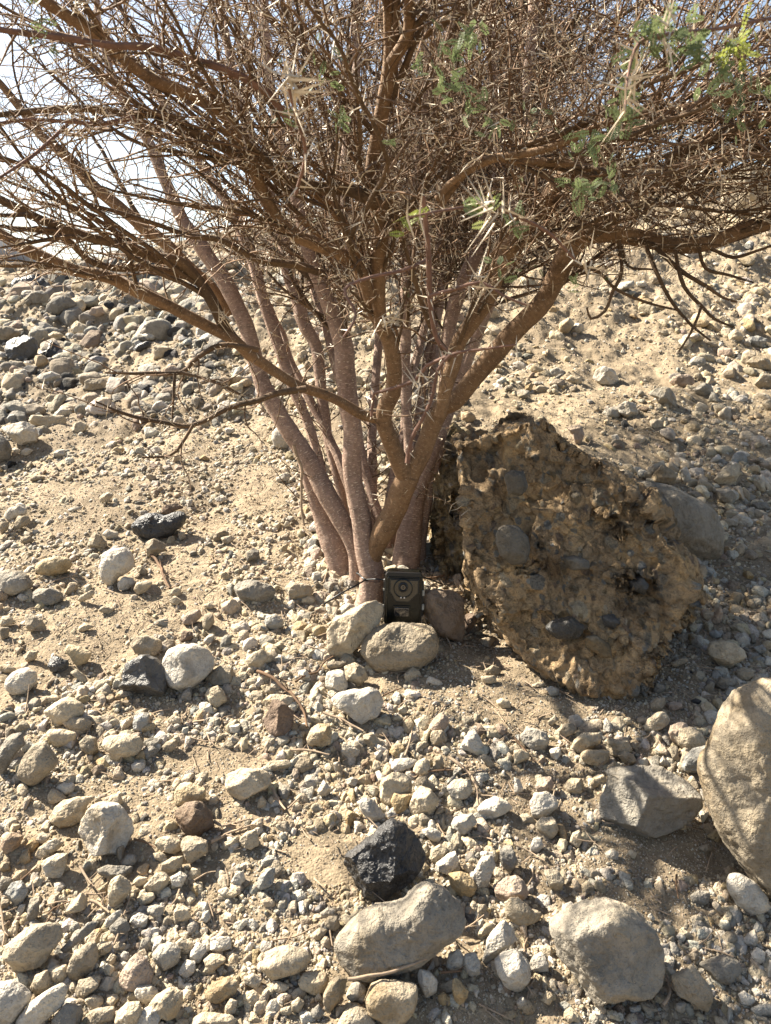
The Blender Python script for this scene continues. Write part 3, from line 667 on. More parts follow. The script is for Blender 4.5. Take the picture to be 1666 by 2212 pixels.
M1|K|m|240,920 280,860 330,830 380,870 440,940 420,970 330,960 280,970|right and lower black boulder of the pair on the left scree|right black boulder
M1|T|r|0,750 70,745 140,790 100,820 40,850 -30,860
M1|D|m|60,470 110,430 220,415 300,440 290,500 180,510 80,530|long dark boulder near the left skyline|dark skyline boulder
M1|G|r|280,670 310,610 360,560 430,545 500,590 480,640 400,680 320,690|grey domed boulder on the upper left scree|grey domed boulder
M1|G|m|140,570 200,520 300,520 330,560 280,600 180,610
M1|P|m|560,680 600,630 660,610 680,660 620,700
M1|C|m|690,700 720,640 780,620 805,640 790,700 720,715
M1|C|m|455,740 500,710 590,760 600,800 520,805 470,790
M1|K|m|800,640 840,600 880,620 860,660 810,665
M1|K|a|530,700 570,665 600,700 550,715
M1|R|m|855,750 900,735 960,770 940,800 870,790
M1|K|a|850,900 900,860 970,840 985,870 900,920
M1|C|m|980,910 1010,870 1070,860 1110,900 1070,960 1000,970
M1|W|a|75,1100 90,1040 160,1020 180,1070 150,1115
M1|W|m|215,1100 260,1060 330,1040 400,1050 380,1090 290,1120
M1|T|m|530,1150 540,1110 600,1085 690,1090 690,1150 600,1165
M1|W|m|940,1100 950,1050 1020,1020 1070,1050 1050,1100 980,1115
M1|P|r|1045,1060 1060,1010 1120,990 1170,1030 1150,1080 1080,1090
M1|T|m|700,1040 730,1000 800,1005 790,1040
M1|W|a|400,1250 430,1185 465,1230 460,1265
M1|G|m|270,470 300,440 350,460 350,500 280,500
M1|C|r|170,510 200,490 230,510 210,530
M1|K|m|560,940 620,915 670,930 620,960
M1|B|r|820,700 860,655 910,680 880,710
M1|W|m|740,720 790,695 830,730 780,745
M1|G|m|620,850 660,810 700,840 690,860
M1|C|m|300,800 350,775 410,800 400,840 320,830
M1|W|m|920,460 950,420 1000,430 990,460
M1|D|m|980,470 1020,430 1080,440 1060,480
'''
stones = []
for i, ln in enumerate(STONES.strip().split('\n')):
    q = ln.split('|'); px = pts_of(q[0], q[3]); a = px; b = np.roll(px, -1, 0)
    A = abs((a[:, 0] * b[:, 1] - b[:, 0] * a[:, 1]).sum() / 2)
    stones.append(dict(i=i, col=q[1], sh=q[2], px=px, A=A, c=px.mean(0), label=q[4] if len(q) > 4 else None, ref=q[5] if len(q) > 5 else None))
stones.sort(key=lambda s: (-(s['label'] is not None), -s['A']))
single, rest = stones[:300], stones[300:]
refs = [(s['ref'], s['c']) for s in single if s['ref']] + [('trail camera', np.array([870., 1290])), ('tree base', np.array([790., 1240])), ('conglomerate rock', np.array([1260., 1200]))]
ORD = ['', 'second closest', 'third closest', 'fourth closest', 'fifth closest', 'sixth closest', 'seventh closest', 'eighth closest', 'ninth closest', 'tenth closest', 'eleventh closest', 'twelfth closest']
def sector(d):
    a = math.degrees(math.atan2(-d[1], d[0])) % 360
    return ['right of', 'above right of', 'above', 'above left of', 'left of', 'below left of', 'below', 'below right of'][int((a + 22.5) // 45) % 8]
keys = {}
for s in single:
    if s['label']: continue
    nm, rc = min(refs, key=lambda r: np.hypot(*(r[1] - s['c'])))
    d = s['c'] - rc; size = 'large' if s['A'] > 3200 else 'medium' if s['A'] > 1100 else 'small'
    what = f"{size} {CNAME[s['col']]} {dict(r='rounded', m='blunt', a='angular')[s['sh']]} stone"
    keys.setdefault((what, sector(d), nm), []).append((np.hypot(*d), s['i'], s))
for (what, sec, nm), L in keys.items():
    L.sort(key=lambda t: t[:2])
    for k, (_, _, s) in enumerate(L): s['label'] = f"{what}, {(ORD[k] + ' ') if k else ''}{sec} the {nm}"
FAC = {'white ridged stone': [((-.42, .15, .9), .62), ((.85, -.05, .5), .55), ((.1, -.9, .4), .8)], 'ridged brown boulder': [((-.75, .1, .6), .62), ((.2, -.25, .95), .66), ((.25, .9, .35), .7)],
       'large black rock': [((-.25, .35, .9), .72), ((.6, .25, .8), .74), ((-.1, -.6, .75), .78), ((.6, -.5, .7), .8)], 'dark faceted stone': [((-.2, .3, .9), .6), ((-.1, -.75, .65), .66), ((.6, .45, .6), .7)],
       'white round stone': [((-.5, .05, .85), .8), ((.7, .25, .65), .72)], 'white pear stone': [((-.4, .2, .9), .75), ((.8, .1, .6), .72)], 'pale wedge stone': [((-.7, .3, .6), .6), ((.65, -.1, .75), .62)],
       'flat pale boulder': [((-.1, .2, .97), .82)], 'smooth foreground boulder': [((-.1, .1, .99), .92)], 'huge tan boulder': [((-.7, .1, .7), .86), ((.0, .2, .97), .8)],
       'leaning boulder': [((.45, -.35, .85), .8)], 'boulder under the camera': [((0, .6, .8), .86)], 'left black boulder': [((-.3, .6, .7), .6), ((.2, -.3, .9), .7)],
       'right black boulder': [((-.6, .5, .6), .6), ((.7, .4, .6), .6)], 'reddish pointed stone': [((-.6, .2, .7), .55), ((.6, .1, .7), .55)]}
for s in single:
    far = s['c'][1] < 900
    build_stone('boulder' if s['A'] > 9000 else 'stone', s['px'], s['col'], s['sh'], 100 + s['i'], seat=.8 if far else .9, facets=FAC.get(s['ref']),
                label=s['label'], cat='boulder' if s['A'] > 9000 else 'stone', group='stones strewn over the slope')
VV, FF, TT, off = [], [], [], 0
for s in rest:
    r = place_poly(s['px'], .85)
    if r is None: continue
    V, Fs = stone_shape(r[1], s['sh'], 100 + s['i'], 3); VV.append(V @ BASIS + r[0]); FF.append(Fs + off); off += len(V)
    TT.append(np.tile(np.array(COL[s['col']]), (len(V), 1)))
# ------------------------------------------------------------------ loose gravel, from grit to fist size
def hitv(x, y):
    d = ray(x, y); sl_ = d[:, 2] / d[:, 1]; ts = np.concatenate([np.arange(.55, 3, .05), np.arange(3, 9.5, .1)])
    best = np.full(len(x), np.nan); prev = None
    for t in ts:
        X_ = d[:, 0] / d[:, 1] * t; g = sl_ * t - H0(X_, np.full_like(X_, t))
        if prev is not None:
            m = np.isnan(best) & (g < 0) & (prev[1] >= 0); fr = prev[1] / np.where(m, prev[1] - g, 1)
            best = np.where(m, prev[0] + (t - prev[0]) * fr, best)
        prev = (t, g)
    return best, d
rg = np.random.default_rng(5)
def templates(n, sub, cnt=14, kinds='rmmaaa'):
    out = []
    for k in range(cnt):
        m = rg.integers(5, 9); th = np.sort(rg.uniform(0, 2 * np.pi, m) * .35 + np.arange(m) * 2 * np.pi / m)
        P = np.stack([np.cos(th), np.sin(th)], 1) * rg.uniform(.78, 1.12, (m, 1))
        P[:, 1] *= rg.uniform(.6, .95)
        V, Fs = stone_shape(P, rg.choice(list(kinds)), int(rg.integers(1e5)), sub, depth=rg.uniform(.45, .8), rough=1.0)
        out.append(V)
    return out, Fs
def scatter(N, x0, x1, y0, y1, smin, expo, smax, zone):
    x = rg.uniform(x0, x1, N); y = rg.uniform(y0, y1, N); Yh, d = hitv(x, y); ok = ~np.isnan(Yh) & (Yh < 8.2)
    x, y, Yh, d = x[ok], y[ok], Yh[ok], d[ok]
    s = np.minimum(smin * rg.uniform(0, 1, len(x)) ** (-1 / expo), smax)
    wx = d[:, 0] / d[:, 1] * Yh; dens, small = zone(x, y, wx, Yh)
    keep = (rg.uniform(0, 1, len(x)) < dens) & (s < small)
    x, y, Yh, wx, s = x[keep], y[keep], Yh[keep], wx[keep], s[keep]
    return np.stack([wx, Yh, H(wx, Yh)], 1), s * (Yh * np.hypot(1, .35)) / F, s, x, y
PATCH = [(715, 1850, 105, 62), (470, 1645, 120, 34), (1440, 1840, 150, 60), (420, 1420, 40, 25), (1150, 1530, 130, 45), (820, 1480, 60, 30), (1400, 1960, 120, 40), (150, 1060, 110, 25), (400, 960, 80, 25), (180, 1420, 50, 25), (560, 1060, 60, 60)]
def zone(x, y, wx, wy):
    n = fbm(np.stack([wx * 3.1, wy * 3.1, 0 * wx], 1), 3, 71)
    dens = np.clip(.74 + 2.2 * n, .10, 1.0); small = np.full(len(x), 99.); dens = np.where((y > 1580) & ((x < 1100) | (y > 2000)), np.clip(dens * 1.5 + .12, 0, 1), dens)
    for (cx, cy, rx, ry) in PATCH:
        m = ((x - cx) / rx) ** 2 + ((y - cy) / ry) ** 2
        small = np.where(m < 1.0, 8.0, small); dens = np.where(m < 1, .45, dens)
    mid = (y > 880) & (y < 1280) & (x < 660) & (y > 900 + .12 * (500 - x)); dens = np.where(mid, np.clip(dens * 1.25, .3, 1), dens); small = np.where(mid, np.minimum(small, 30), small)
    rs = (x > 1000) & (y < 1000); dens = np.where(rs, dens * .42, dens)
    sh = (x > 900) & (x < 1500) & (y > 1400) & (y < 1560); small = np.where(sh, np.minimum(small, 17), small)
    return dens, small
CK = list('WCTSGPBDOKMZ')
def colours(n, x, y):
    sc = ((y < 900) & (x < 480 + .0 * y)) | ((y < 1000) & (x < 160))
    pa = np.array([.27, .32, .13, .10, .045, .05, .025, .008, .02, .003, .015, .05]); pb = np.array([.12, .11, .16, .14, .22, .03, .08, .11, .005, .04, .02, .01])
    pc = np.array([.17, .36, .14, .08, .03, .04, .02, .004, .05, 0, .02, .09])
    rs = (x > 560) & (y < 1000)
    P_ = np.where(sc[:, None], pb, np.where(rs[:, None], pc, pa)); cs = np.cumsum(P_ / P_.sum(1, keepdims=True), 1); u = rg.uniform(0, 1, (n, 1))
    k = (u > cs).sum(1).clip(0, len(CK) - 1); pal = np.array([COL[c] for c in CK])[k]
    return pal * rg.uniform(.82, 1.16, (n, 1)) * rg.uniform(.97, 1.03, (n, 3))
def lay(P, size, spx, x, y, sel, sub, VV, FF, TT, off, kinds='rmmaaa'):
    P, size, x, y = P[sel], size[sel], x[sel], y[sel]; n = len(P)
    if n == 0: return off
    tp, Fs = templates(n, sub, 14 if sub < 3 else 26, kinds); which = rg.integers(0, len(tp), n); cols = colours(n, x, y)
    for t in range(len(tp)):
        j = np.where(which == t)[0]
        if len(j) == 0: continue
        T = tp[t]; S = np.stack([np.ones(len(j)), rg.uniform(.75, 1.1, len(j)), rg.uniform(.6, 1.1, len(j))], 1) * (size[j, None] / 2)
        Q = T[None] * S[:, None]; az = rg.uniform(0, 6.283, len(j)); tl = rg.normal(0, .38, len(j)) + .0; ta = rg.uniform(0, 6.283, len(j))
        ca, sa = np.cos(az)[:, None], np.sin(az)[:, None]; Q = np.stack([Q[..., 0] * ca - Q[..., 1] * sa, Q[..., 0] * sa + Q[..., 1] * ca, Q[..., 2]], -1)
        ct, st = np.cos(tl)[:, None], np.sin(tl)[:, None]; Q = np.stack([Q[..., 0], Q[..., 1] * ct - Q[..., 2] * st, Q[..., 1] * st + Q[..., 2] * ct], -1)
        ca, sa = np.cos(ta)[:, None], np.sin(ta)[:, None]; Q = np.stack([Q[..., 0] * ca - Q[..., 1] * sa, Q[..., 0] * sa + Q[..., 1] * ca, Q[..., 2]], -1)
        Q[..., 2] += Q[..., 1] * .26
        Q = Q + P[j, None] + np.array([0, 0, 1]) * (size[j] * rg.uniform(-.06, .20, len(j)))[:, None, None]
        m = len(T); VV.append(Q.reshape(-1, 3)); FF.append((Fs[None] + (np.arange(len(j)) * m)[:, None, None]).reshape(-1, 3) + off); off += len(j) * m
        TT.append(np.repeat(cols[j], m, 0))
    return off
P, size, spx, gx_, gy_ = scatter(96000, -260, 1930, 430, 2440, 7.0, 1.75, 46, zone)
off = lay(P, size, spx, gx_, gy_, spx < 13, 1, VV, FF, TT, off)
off = lay(P, size, spx, gx_, gy_, (spx >= 13) & (spx < 26), 2, VV, FF, TT, off)
off = lay(P, size, spx, gx_, gy_, spx >= 26, 3, VV, FF, TT, off)
def zscree(x, y, wx, wy):
    n = fbm(np.stack([wx * 1.6, wy * 1.6, 0 * wx], 1), 3, 78); e = (900 - .28 * (x - 160) + 240 * n - y) / 70; return np.clip(e, 0, 1) * np.clip(.85 + n, .3, 1), np.full(len(x), 99.)
P, size, spx, gx_, gy_ = scatter(4200, -260, 520, 560, 990, 9, 1.5, 70, zscree)
off = lay(P, size, spx, gx_, gy_, spx < 99, 3, VV, FF, TT, off, 'maaaa')
P, size, spx, gx_, gy_ = scatter(1300, 560, 1930, 420, 1100, 11, 2.1, 50, zone)
off = lay(P, size, spx, gx_, gy_, spx < 99, 3, VV, FF, TT, off)
obj('gravel', mk_mesh('gravel', np.concatenate(VV), np.concatenate(FF), True, np.concatenate(TT)), M_ROCK, kind='stuff',
    label='loose pale gravel and small stones covering the sandy slope', cat='gravel')
VV, FF, TT, off = [], [], [], 0
def zone2(x, y, wx, wy):
    n = fbm(np.stack([wx * 4.1, wy * 4.1, 0 * wx], 1), 3, 75); return np.clip(.65 + 1.2 * n, .2, 1), np.full(len(x), 99.)
P, size, spx, gx_, gy_ = scatter(170000, -120, 1800, 440, 2330, 3.0, 2.2, 8, zone2)
off = lay(P, size, spx, gx_, gy_, spx < 99, 0, VV, FF, TT, off)
obj('grit', mk_mesh('grit', np.concatenate(VV), np.concatenate(FF), False, np.concatenate(TT)), M_ROCK, kind='stuff', label='fine sandy grit lying between the stones', cat='grit')
# ------------------------------------------------------------------ the conglomerate and the crumbly bank
def cong_mat(name, base, dark):
    m = NM(name); P_ = pos(m); at_ = m.n('ShaderNodeAttribute', attribute_name='tint').outputs['Color']
    n1 = m.noise(P_, 9, 5, 0.65); n2 = m.noise(P_, 55, 5, 0.7); n3 = m.noise(P_, 210, 3, 0.65)
    c = m.mix(1.0, at_, m.ramp(n1, [(0.34, (0.50, 0.46, 0.42)), (0.46, (.9, .9, .9)), (0.56, (1.25, 1.2, 1.1)), (0.7, (1.6, 1.45, 1.15))]), 'MULTIPLY')
    c = m.mix(1.0, c, m.ramp(n2, [(0.3, 0.62), (0.5, 1.0), (0.75, 1.15)]), 'MULTIPLY')
    c = m.mix(m.ramp(n3, [(0.6, 0.0), (0.72, 0.6)]), c, (0.10, 0.075, 0.05))
    b = m.bump(n1, 0.03, 0.8); b = m.bump(n2, 0.018, 1.0, b); b = m.bump(n3, 0.006, 1.0, b)
    return m.done(c, 0.95, b)
M_CONG = cong_mat('conglomerate', None, None)
V7, F7 = ico(7)
def conglomerate(name, poly, Yc, depth, shear, seed, base, cob, amp, **tags):
    global ICO
    px = pts_of('D', poly); r = place_poly(px, .9, Yc); cen, Pm = r[0], r[1]
    ICO[7] = (V7, F7)
    V, Fs = stone_shape(Pm, 'a', seed, 7, depth, 1.0, 4, None, 3.3)
    nrm = vnorm(V, Fs)
    Vw = V @ BASIS; q = Vw + seed
    d1, id1 = worley(q * 19, 3); d2, id2 = worley(q * 38 + 5, 7); d3, id3 = worley(q * 75 + 9, 11); rid = 1 - abs(fbm(q * 9, 4, 13)) * 2
    lump = np.clip(.55 - d1, -.2, .5) * (id1 > .45); lump2 = np.clip(.5 - d2, -.2, .5) * (id2 > .4)
    big = fbm(q * 4.2, 3, 21)
    d0, id0 = worley(q * np.array([6.5, 6.5, 9]) + .35 * fbm(q * 14, 3, 41)[:, None], 15)
    disp = amp * (2.0 * big + 1.5 * (id0 - .5) * np.clip((.75 - d0) * 6, 0, 1) + 0.5 * lump + .55 * lump2 + .3 * np.clip(.5 - d3, -.2, .5) - .8 * np.clip(rid - .70, 0, 1) * 2 + .75 * fbm(q * 16, 3, 27, .55) - 1.0 * np.clip(fbm(q * 11, 3, 35) - .15, 0, 1) + .22 * fbm(q * 60, 2, 28))
    nw = nrm @ BASIS
    Vw = Vw + nw * (amp * 2.0 * big)[:, None]; nw = vnorm(Vw, Fs); disp = disp - amp * 2.0 * big
    Vw = Vw + nw * (disp * (.45 + .55 * np.clip(abs(V[:, 2]) / (depth * .55), 0, 1)))[:, None]; Vw[:, 1] += shear * Vw[:, 2]
    tint = np.tile(np.array(base), (len(V), 1)) * (1 + .22 * fbm(q * 6, 3, 33))[:, None]
    pal = np.array([COL[c] for c in cob]); inc = (id1 > .82) & (d1 < .40); tint[inc] = pal[(id1[inc] * 977 % len(pal)).astype(int)] * .8
    inc = (id2 > .72) & (d2 < .40); tint[inc] = pal[(id2[inc] * 613 % len(pal)).astype(int)] * .8
    inc = (id3 > .66) & (d3 < .42); tint[inc] = pal[(id3[inc] * 431 % len(pal)).astype(int)] * .85
    tint *= np.where((d1 > .52) & (d1 < .62), .7, 1)[:, None]
    o = obj(name, mk_mesh(name, Vw, Fs, True, tint), M_CONG, loc=Vector(cen), **tags)
    return o, cen, depth, shear
cg, ccen, cdep, csh = conglomerate('conglomerate_rock', '985,960 985,925 1003,890 1022,862 1045,862 1058,905 1075,900 1098,862 1120,870 1140,900 1185,905 1240,955 1290,1000 1340,1045 1385,1075 1418,1110 1445,1160 1475,1220 1503,1290 1512,1340 1498,1390 1435,1415 1340,1428 1240,1425 1150,1402 1080,1345 1030,1255 1005,1180 995,1100 985,1000', 1.97, .20, .48, 3,
    (.36, .258, .152), 'GTMBCYT', .025, label='big brown pitted conglomerate rock studded with cobbles, right of the tree', cat='rock')
for (poly, col, sd, nm) in [('1075,1140 1090,1133 1120,1135 1140,1160 1145,1190 1135,1220 1105,1220 1080,1200 1070,1170', 'G', 1, 'large grey cobble set in the left side'), ('1090,1025 1105,1015 1130,1020 1140,1050 1125,1072 1100,1065', 'G', 2, None), ('1175,1355 1195,1340 1235,1330 1265,1355 1250,1380 1200,1380', 'D', 7, None),
                    ('1262,1375 1285,1370 1325,1395 1322,1420 1305,1422 1265,1395', 'Y', 3, 'long yellow brown cobble low on the front'), ('1360,1255 1385,1245 1398,1262 1390,1285 1365,1275', 'D', 4, None), ('1215,1205 1240,1200 1270,1210 1270,1228 1235,1232', 'G', 5, None),
                    ('1300,1330 1325,1325 1340,1345 1325,1360 1305,1352', 'D', 9, None)]:
    px = pts_of('D', poly); c = px.mean(0); zr = (at(c[0], c[1], 2.0)[2] - ccen[2])
    Yc = 1.97 + csh * zr - cdep * .66
    o = build_stone('cobble', px, col, 'r', 400 + sd, Yfix=Yc, depth=.02 + .018 * (sd % 3), tintf=lambda V, c=col: np.array(COL[c]) * .62); o.parent = cg; o.location = Vector(o.location) - cg.location
    if nm: o['label'] = nm
conglomerate('crumbly_rock', '925,1050 945,985 965,930 990,912 1015,930 1030,1010 1030,1100 1060,1190 1085,1260 1070,1330 1020,1345 970,1290 940,1200', 2.32, .20, .25, 9,
    (.33, .26, .155), 'CTGWZ', .024, label='yellowish crumbly rock face between the trunk and the big conglomerate', cat='rock')
# ------------------------------------------------------------------ tubes: stems, twigs, sticks, cord
def crom(P, R, step):
    P = np.asarray(P, float); R = np.asarray(R, float); n = len(P); out, ro = [], []
    Q = np.concatenate([[2 * P[0] - P[1]], P, [2 * P[-1] - P[-2]]])
    for i in range(n - 1):
        p0, p1, p2, p3 = Q[i:i + 4]; k = max(1, int(np.linalg.norm(p2 - p1) / step))
        for j in range(k):
            t = j / k; out.append(.5 * ((2 * p1) + (-p0 + p2) * t + (2 * p0 - 5 * p1 + 4 * p2 - p3) * t * t + (-p0 + 3 * p1 - 3 * p2 + p3) * t ** 3)); ro.append(R[i] * (1 - t) + R[i + 1] * t)
    out.append(P[-1]); ro.append(R[-1]); return np.array(out), np.array(ro)
class Tubes:
    def __init__(s): s.V, s.F, s.U, s.n = [], [], [], 0
    def add(s, P, R, k=8, cap=True):
        m = len(P)
        if m < 2: return
        T = np.gradient(P, axis=0); T /= np.linalg.norm(T, axis=1)[:, None] + 1e-9
        a = np.array([0, 0, 1.]) if abs(T[0][2]) < .9 else np.array([1., 0, 0]); u = np.cross(a, T[0]); u /= np.linalg.norm(u); Us = [u]
        for i in range(1, m):
            u = u - T[i] * (u @ T[i]); u /= np.linalg.norm(u) + 1e-9; Us.append(u)
        Us = np.array(Us); W = np.cross(T, Us); th = np.arange(k + 1) * 2 * np.pi / k
        Vv = P[:, None] + R[:, None, None] * (Us[:, None] * np.cos(th)[None, :, None] + W[:, None] * np.sin(th)[None, :, None])
        L = np.concatenate([[0], np.cumsum(np.linalg.norm(np.diff(P, axis=0), axis=1))])
        uv = np.stack([np.broadcast_to(th / (2 * np.pi) * R.mean() * 6.283, (m, k + 1)), np.broadcast_to(L[:, None], (m, k + 1))], -1) + s.n * .013 % 7
        ix = np.arange(m * (k + 1)).reshape(m, k + 1) + s.n
        s.F.append(np.stack([ix[:-1, :-1], ix[:-1, 1:], ix[1:, 1:], ix[1:, :-1]], -1).reshape(-1, 4))
        s.V.append(Vv.reshape(-1, 3)); s.U.append(uv.reshape(-1, 2)); s.n += m * (k + 1)
    def mesh(s, name): return mk_mesh(name, np.concatenate(s.V), np.concatenate(s.F), True, None, np.concatenate(s.U))
# ------------------------------------------------------------------ the trail camera
from mathutils import Matrix
import bmesh
M_CASE = flat_mat('dark_camo_plastic', (0.003, 0.004, 0.003), 0.25, 0.8, 45, 0.0004, 0.3)
M_BLACK = flat_mat('black_rubber', (0.005, 0.005, 0.005), 0.4, 0.2, 60, 0.0, 0.4)
M_WIN = flat_mat('smoked_window', (0.02, 0.019, 0.015), 0.12, 0.15, 60, 0.0, 0.6)
M_GLASS = flat_mat('lens_glass', (0.01, 0.012, 0.016), 0.05, 0.1, 10, 0.0, 1.0)
M_METAL = flat_mat('worn_metal_pin', (0.35, 0.34, 0.30), 0.35, 0.2, 60)
M_LED = flat_mat('infrared_led', (0.55, 0.5, 0.45), 0.2, 0.1, 60)
def bm_mesh(name, bm):
    me = bpy.data.meshes.new(name); bm.to_mesh(me); bm.free(); return me
def rbox(name, w_, d_, h_, r_, cen, poly=None, seg=4):
    bm = bmesh.new()
    if poly is None:
        k = seg; pts = []
        for (sx, sz, a0) in ((1, 1, 0), (-1, 1, 90), (-1, -1, 180), (1, -1, 270)):
            for j in range(k + 1):
                a = math.radians(a0 + 90 * j / k); pts.append((sx * (w_ / 2 - r_) + r_ * math.cos(a), sz * (h_ / 2 - r_) + r_ * math.sin(a)))
    else: pts = poly
    f = bm.faces.new([bm.verts.new((cen[0] + x, cen[1] + d_ / 2, cen[2] + z)) for x, z in pts])
    e = bmesh.ops.extrude_face_region(bm, geom=[f]); bmesh.ops.translate(bm, vec=(0, -d_, 0), verts=[v for v in e['geom'] if isinstance(v, bmesh.types.BMVert)])
    bmesh.ops.recalc_face_normals(bm, faces=bm.faces)
    ed = [q for q in bm.edges if abs(q.verts[0].co.y - q.verts[1].co.y) < 1e-6]
    bmesh.ops.bevel(bm, geom=ed, offset=min(r_, d_) * .28, segments=2, affect='EDGES', profile=.6)
    return bm_mesh(name, bm)
def disc(name, r_, d_, cen, r2=None, n=32):
    bm = bmesh.new(); prof = [(0, -d_ * .5), (r_ * .8, -d_ * .5), (r_, -d_ * .3), (r_, d_ * .5)] if r2 is None else [(r2, d_ * .5), (r2, -d_ * .4), (r2 + (r_ - r2) * .3, -d_ * .5), (r_, -d_ * .35), (r_, d_ * .5)]
    rings = []
    for j in range(n):
        a = 2 * math.pi * j / n; rings.append([bm.verts.new((cen[0] + q[0] * math.cos(a), cen[1] + q[1], cen[2] + q[0] * math.sin(a))) for q in prof])
    for j in range(n):
        A_, B_ = rings[j], rings[(j + 1) % n]
        for k in range(len(prof) - 1): bm.faces.new([A_[k], B_[k], B_[k + 1], A_[k + 1]])
    bmesh.ops.remove_doubles(bm, verts=bm.verts, dist=1e-6); bmesh.ops.recalc_face_normals(bm, faces=bm.faces)
    return bm_mesh(name, bm)
TCY = 1.93; tc0 = at(869.5, 1348, TCY); s_ = (tc0 @ FWD) / F * 1.0
tcam = obj('trail_camera', None, None, loc=Vector(tc0), label='small dark camouflage trail camera standing on a boulder at the tree base', cat='camera')
tcam.rotation_euler = (math.radians(-7), math.radians(1.5), math.radians(-2))
Wc, Hc, Dc = 81 * s_, 118 * s_, .058
# the case is a body, a raised front rim, a hood; local frame: x right, z up, -y towards the viewer
obj('housing', rbox('housing', Wc * .95, Dc, Hc, .012, (0, 0, Hc / 2)), M_CASE, tcam)
def fx(px): return (px - 950) / 3 * s_
def fz(py): return Hc - (py - 1092) / 3 * s_
obj('front_rim', rbox('front_rim', Wc, .016, Hc * .99, .013, (0, -Dc * .28, Hc / 2)), M_BLACK, tcam)
fp = obj('front_panel', rbox('front_panel', Wc * .87, .010, Hc * .90, .010, (0, -Dc / 2 - .003, Hc * .49)), M_CASE, tcam)
oc = [(fx(868), fz(1135)), (fx(868), fz(1215)), (fx(905), fz(1272)), (fx(985), fz(1272)), (fx(1040), fz(1215)), (fx(1040), fz(1135))]
wz = sum(p_[1] for p_ in oc) / 6
oc2 = [(x * 1.08, (z - wz) * 1.12 + wz) for x, z in oc]
obj('window_frame', rbox('window_frame', 0, .006, 0, .004, (0, -Dc / 2 - .009, 0), oc2), M_BLACK, tcam)
wn = obj('lens_window', rbox('lens_window', 0, .004, 0, .003, (0, -Dc / 2 - .012, 0), oc), M_WIN, tcam)
lr = obj('lens', disc('lens', 31 / 3 * s_, .008, (fx(947), -Dc / 2 - .016, fz(1180)), 20 / 3 * s_), M_BLACK, tcam)
obj('glass', disc('glass', 20 / 3 * s_, .006, (fx(947), -Dc / 2 - .015, fz(1180))), M_GLASS, lr)
obj('pupil', disc('pupil', 8 / 3 * s_, .003, (fx(947), -Dc / 2 - .0185, fz(1180))), M_WIN, lr)
obj('lens_shroud', disc('lens_shroud', 62 / 3 * s_, .004, (fx(947), -Dc / 2 - .0135, fz(1188)), 54 / 3 * s_), M_CASE, tcam)
for q in (936, 957): obj('led', disc('led', 5.5 / 3 * s_, .004, (fx(q), -Dc / 2 - .015, fz(1247)), n=12), M_LED, tcam)
obj('sensor_frame', rbox('sensor_frame', 112 / 3 * s_, .006, 78 / 3 * s_, .003, (fx(942), -Dc / 2 - .009, fz(1340))), M_CASE, tcam)
obj('sensor_window', rbox('sensor_window', 92 / 3 * s_, .008, 56 / 3 * s_, .003, (fx(942), -Dc / 2 - .012, fz(1340))), M_GLASS, tcam)
for q in (-1, 1):
    obj('hinge_rib', rbox('hinge_rib', .006, .024, Hc * .62, .002, (q * Wc * .505, -.004, Hc * .50)), M_BLACK, tcam)
for q in (.36, .62): obj('latch', rbox('latch', .007, .014, .015, .002, (Wc * .52, -.012, Hc * q)), M_METAL, tcam)
for q in (.36, .66): obj('hinge_pin', rbox('hinge_pin', .004, .008, .006, .001, (-Wc * .52, -.016, Hc * q)), M_METAL, tcam)
obj('hood', rbox('hood', Wc * .9, .014, .010, .004, (0, -Dc / 2 - .006, Hc * .975)), M_BLACK, tcam)
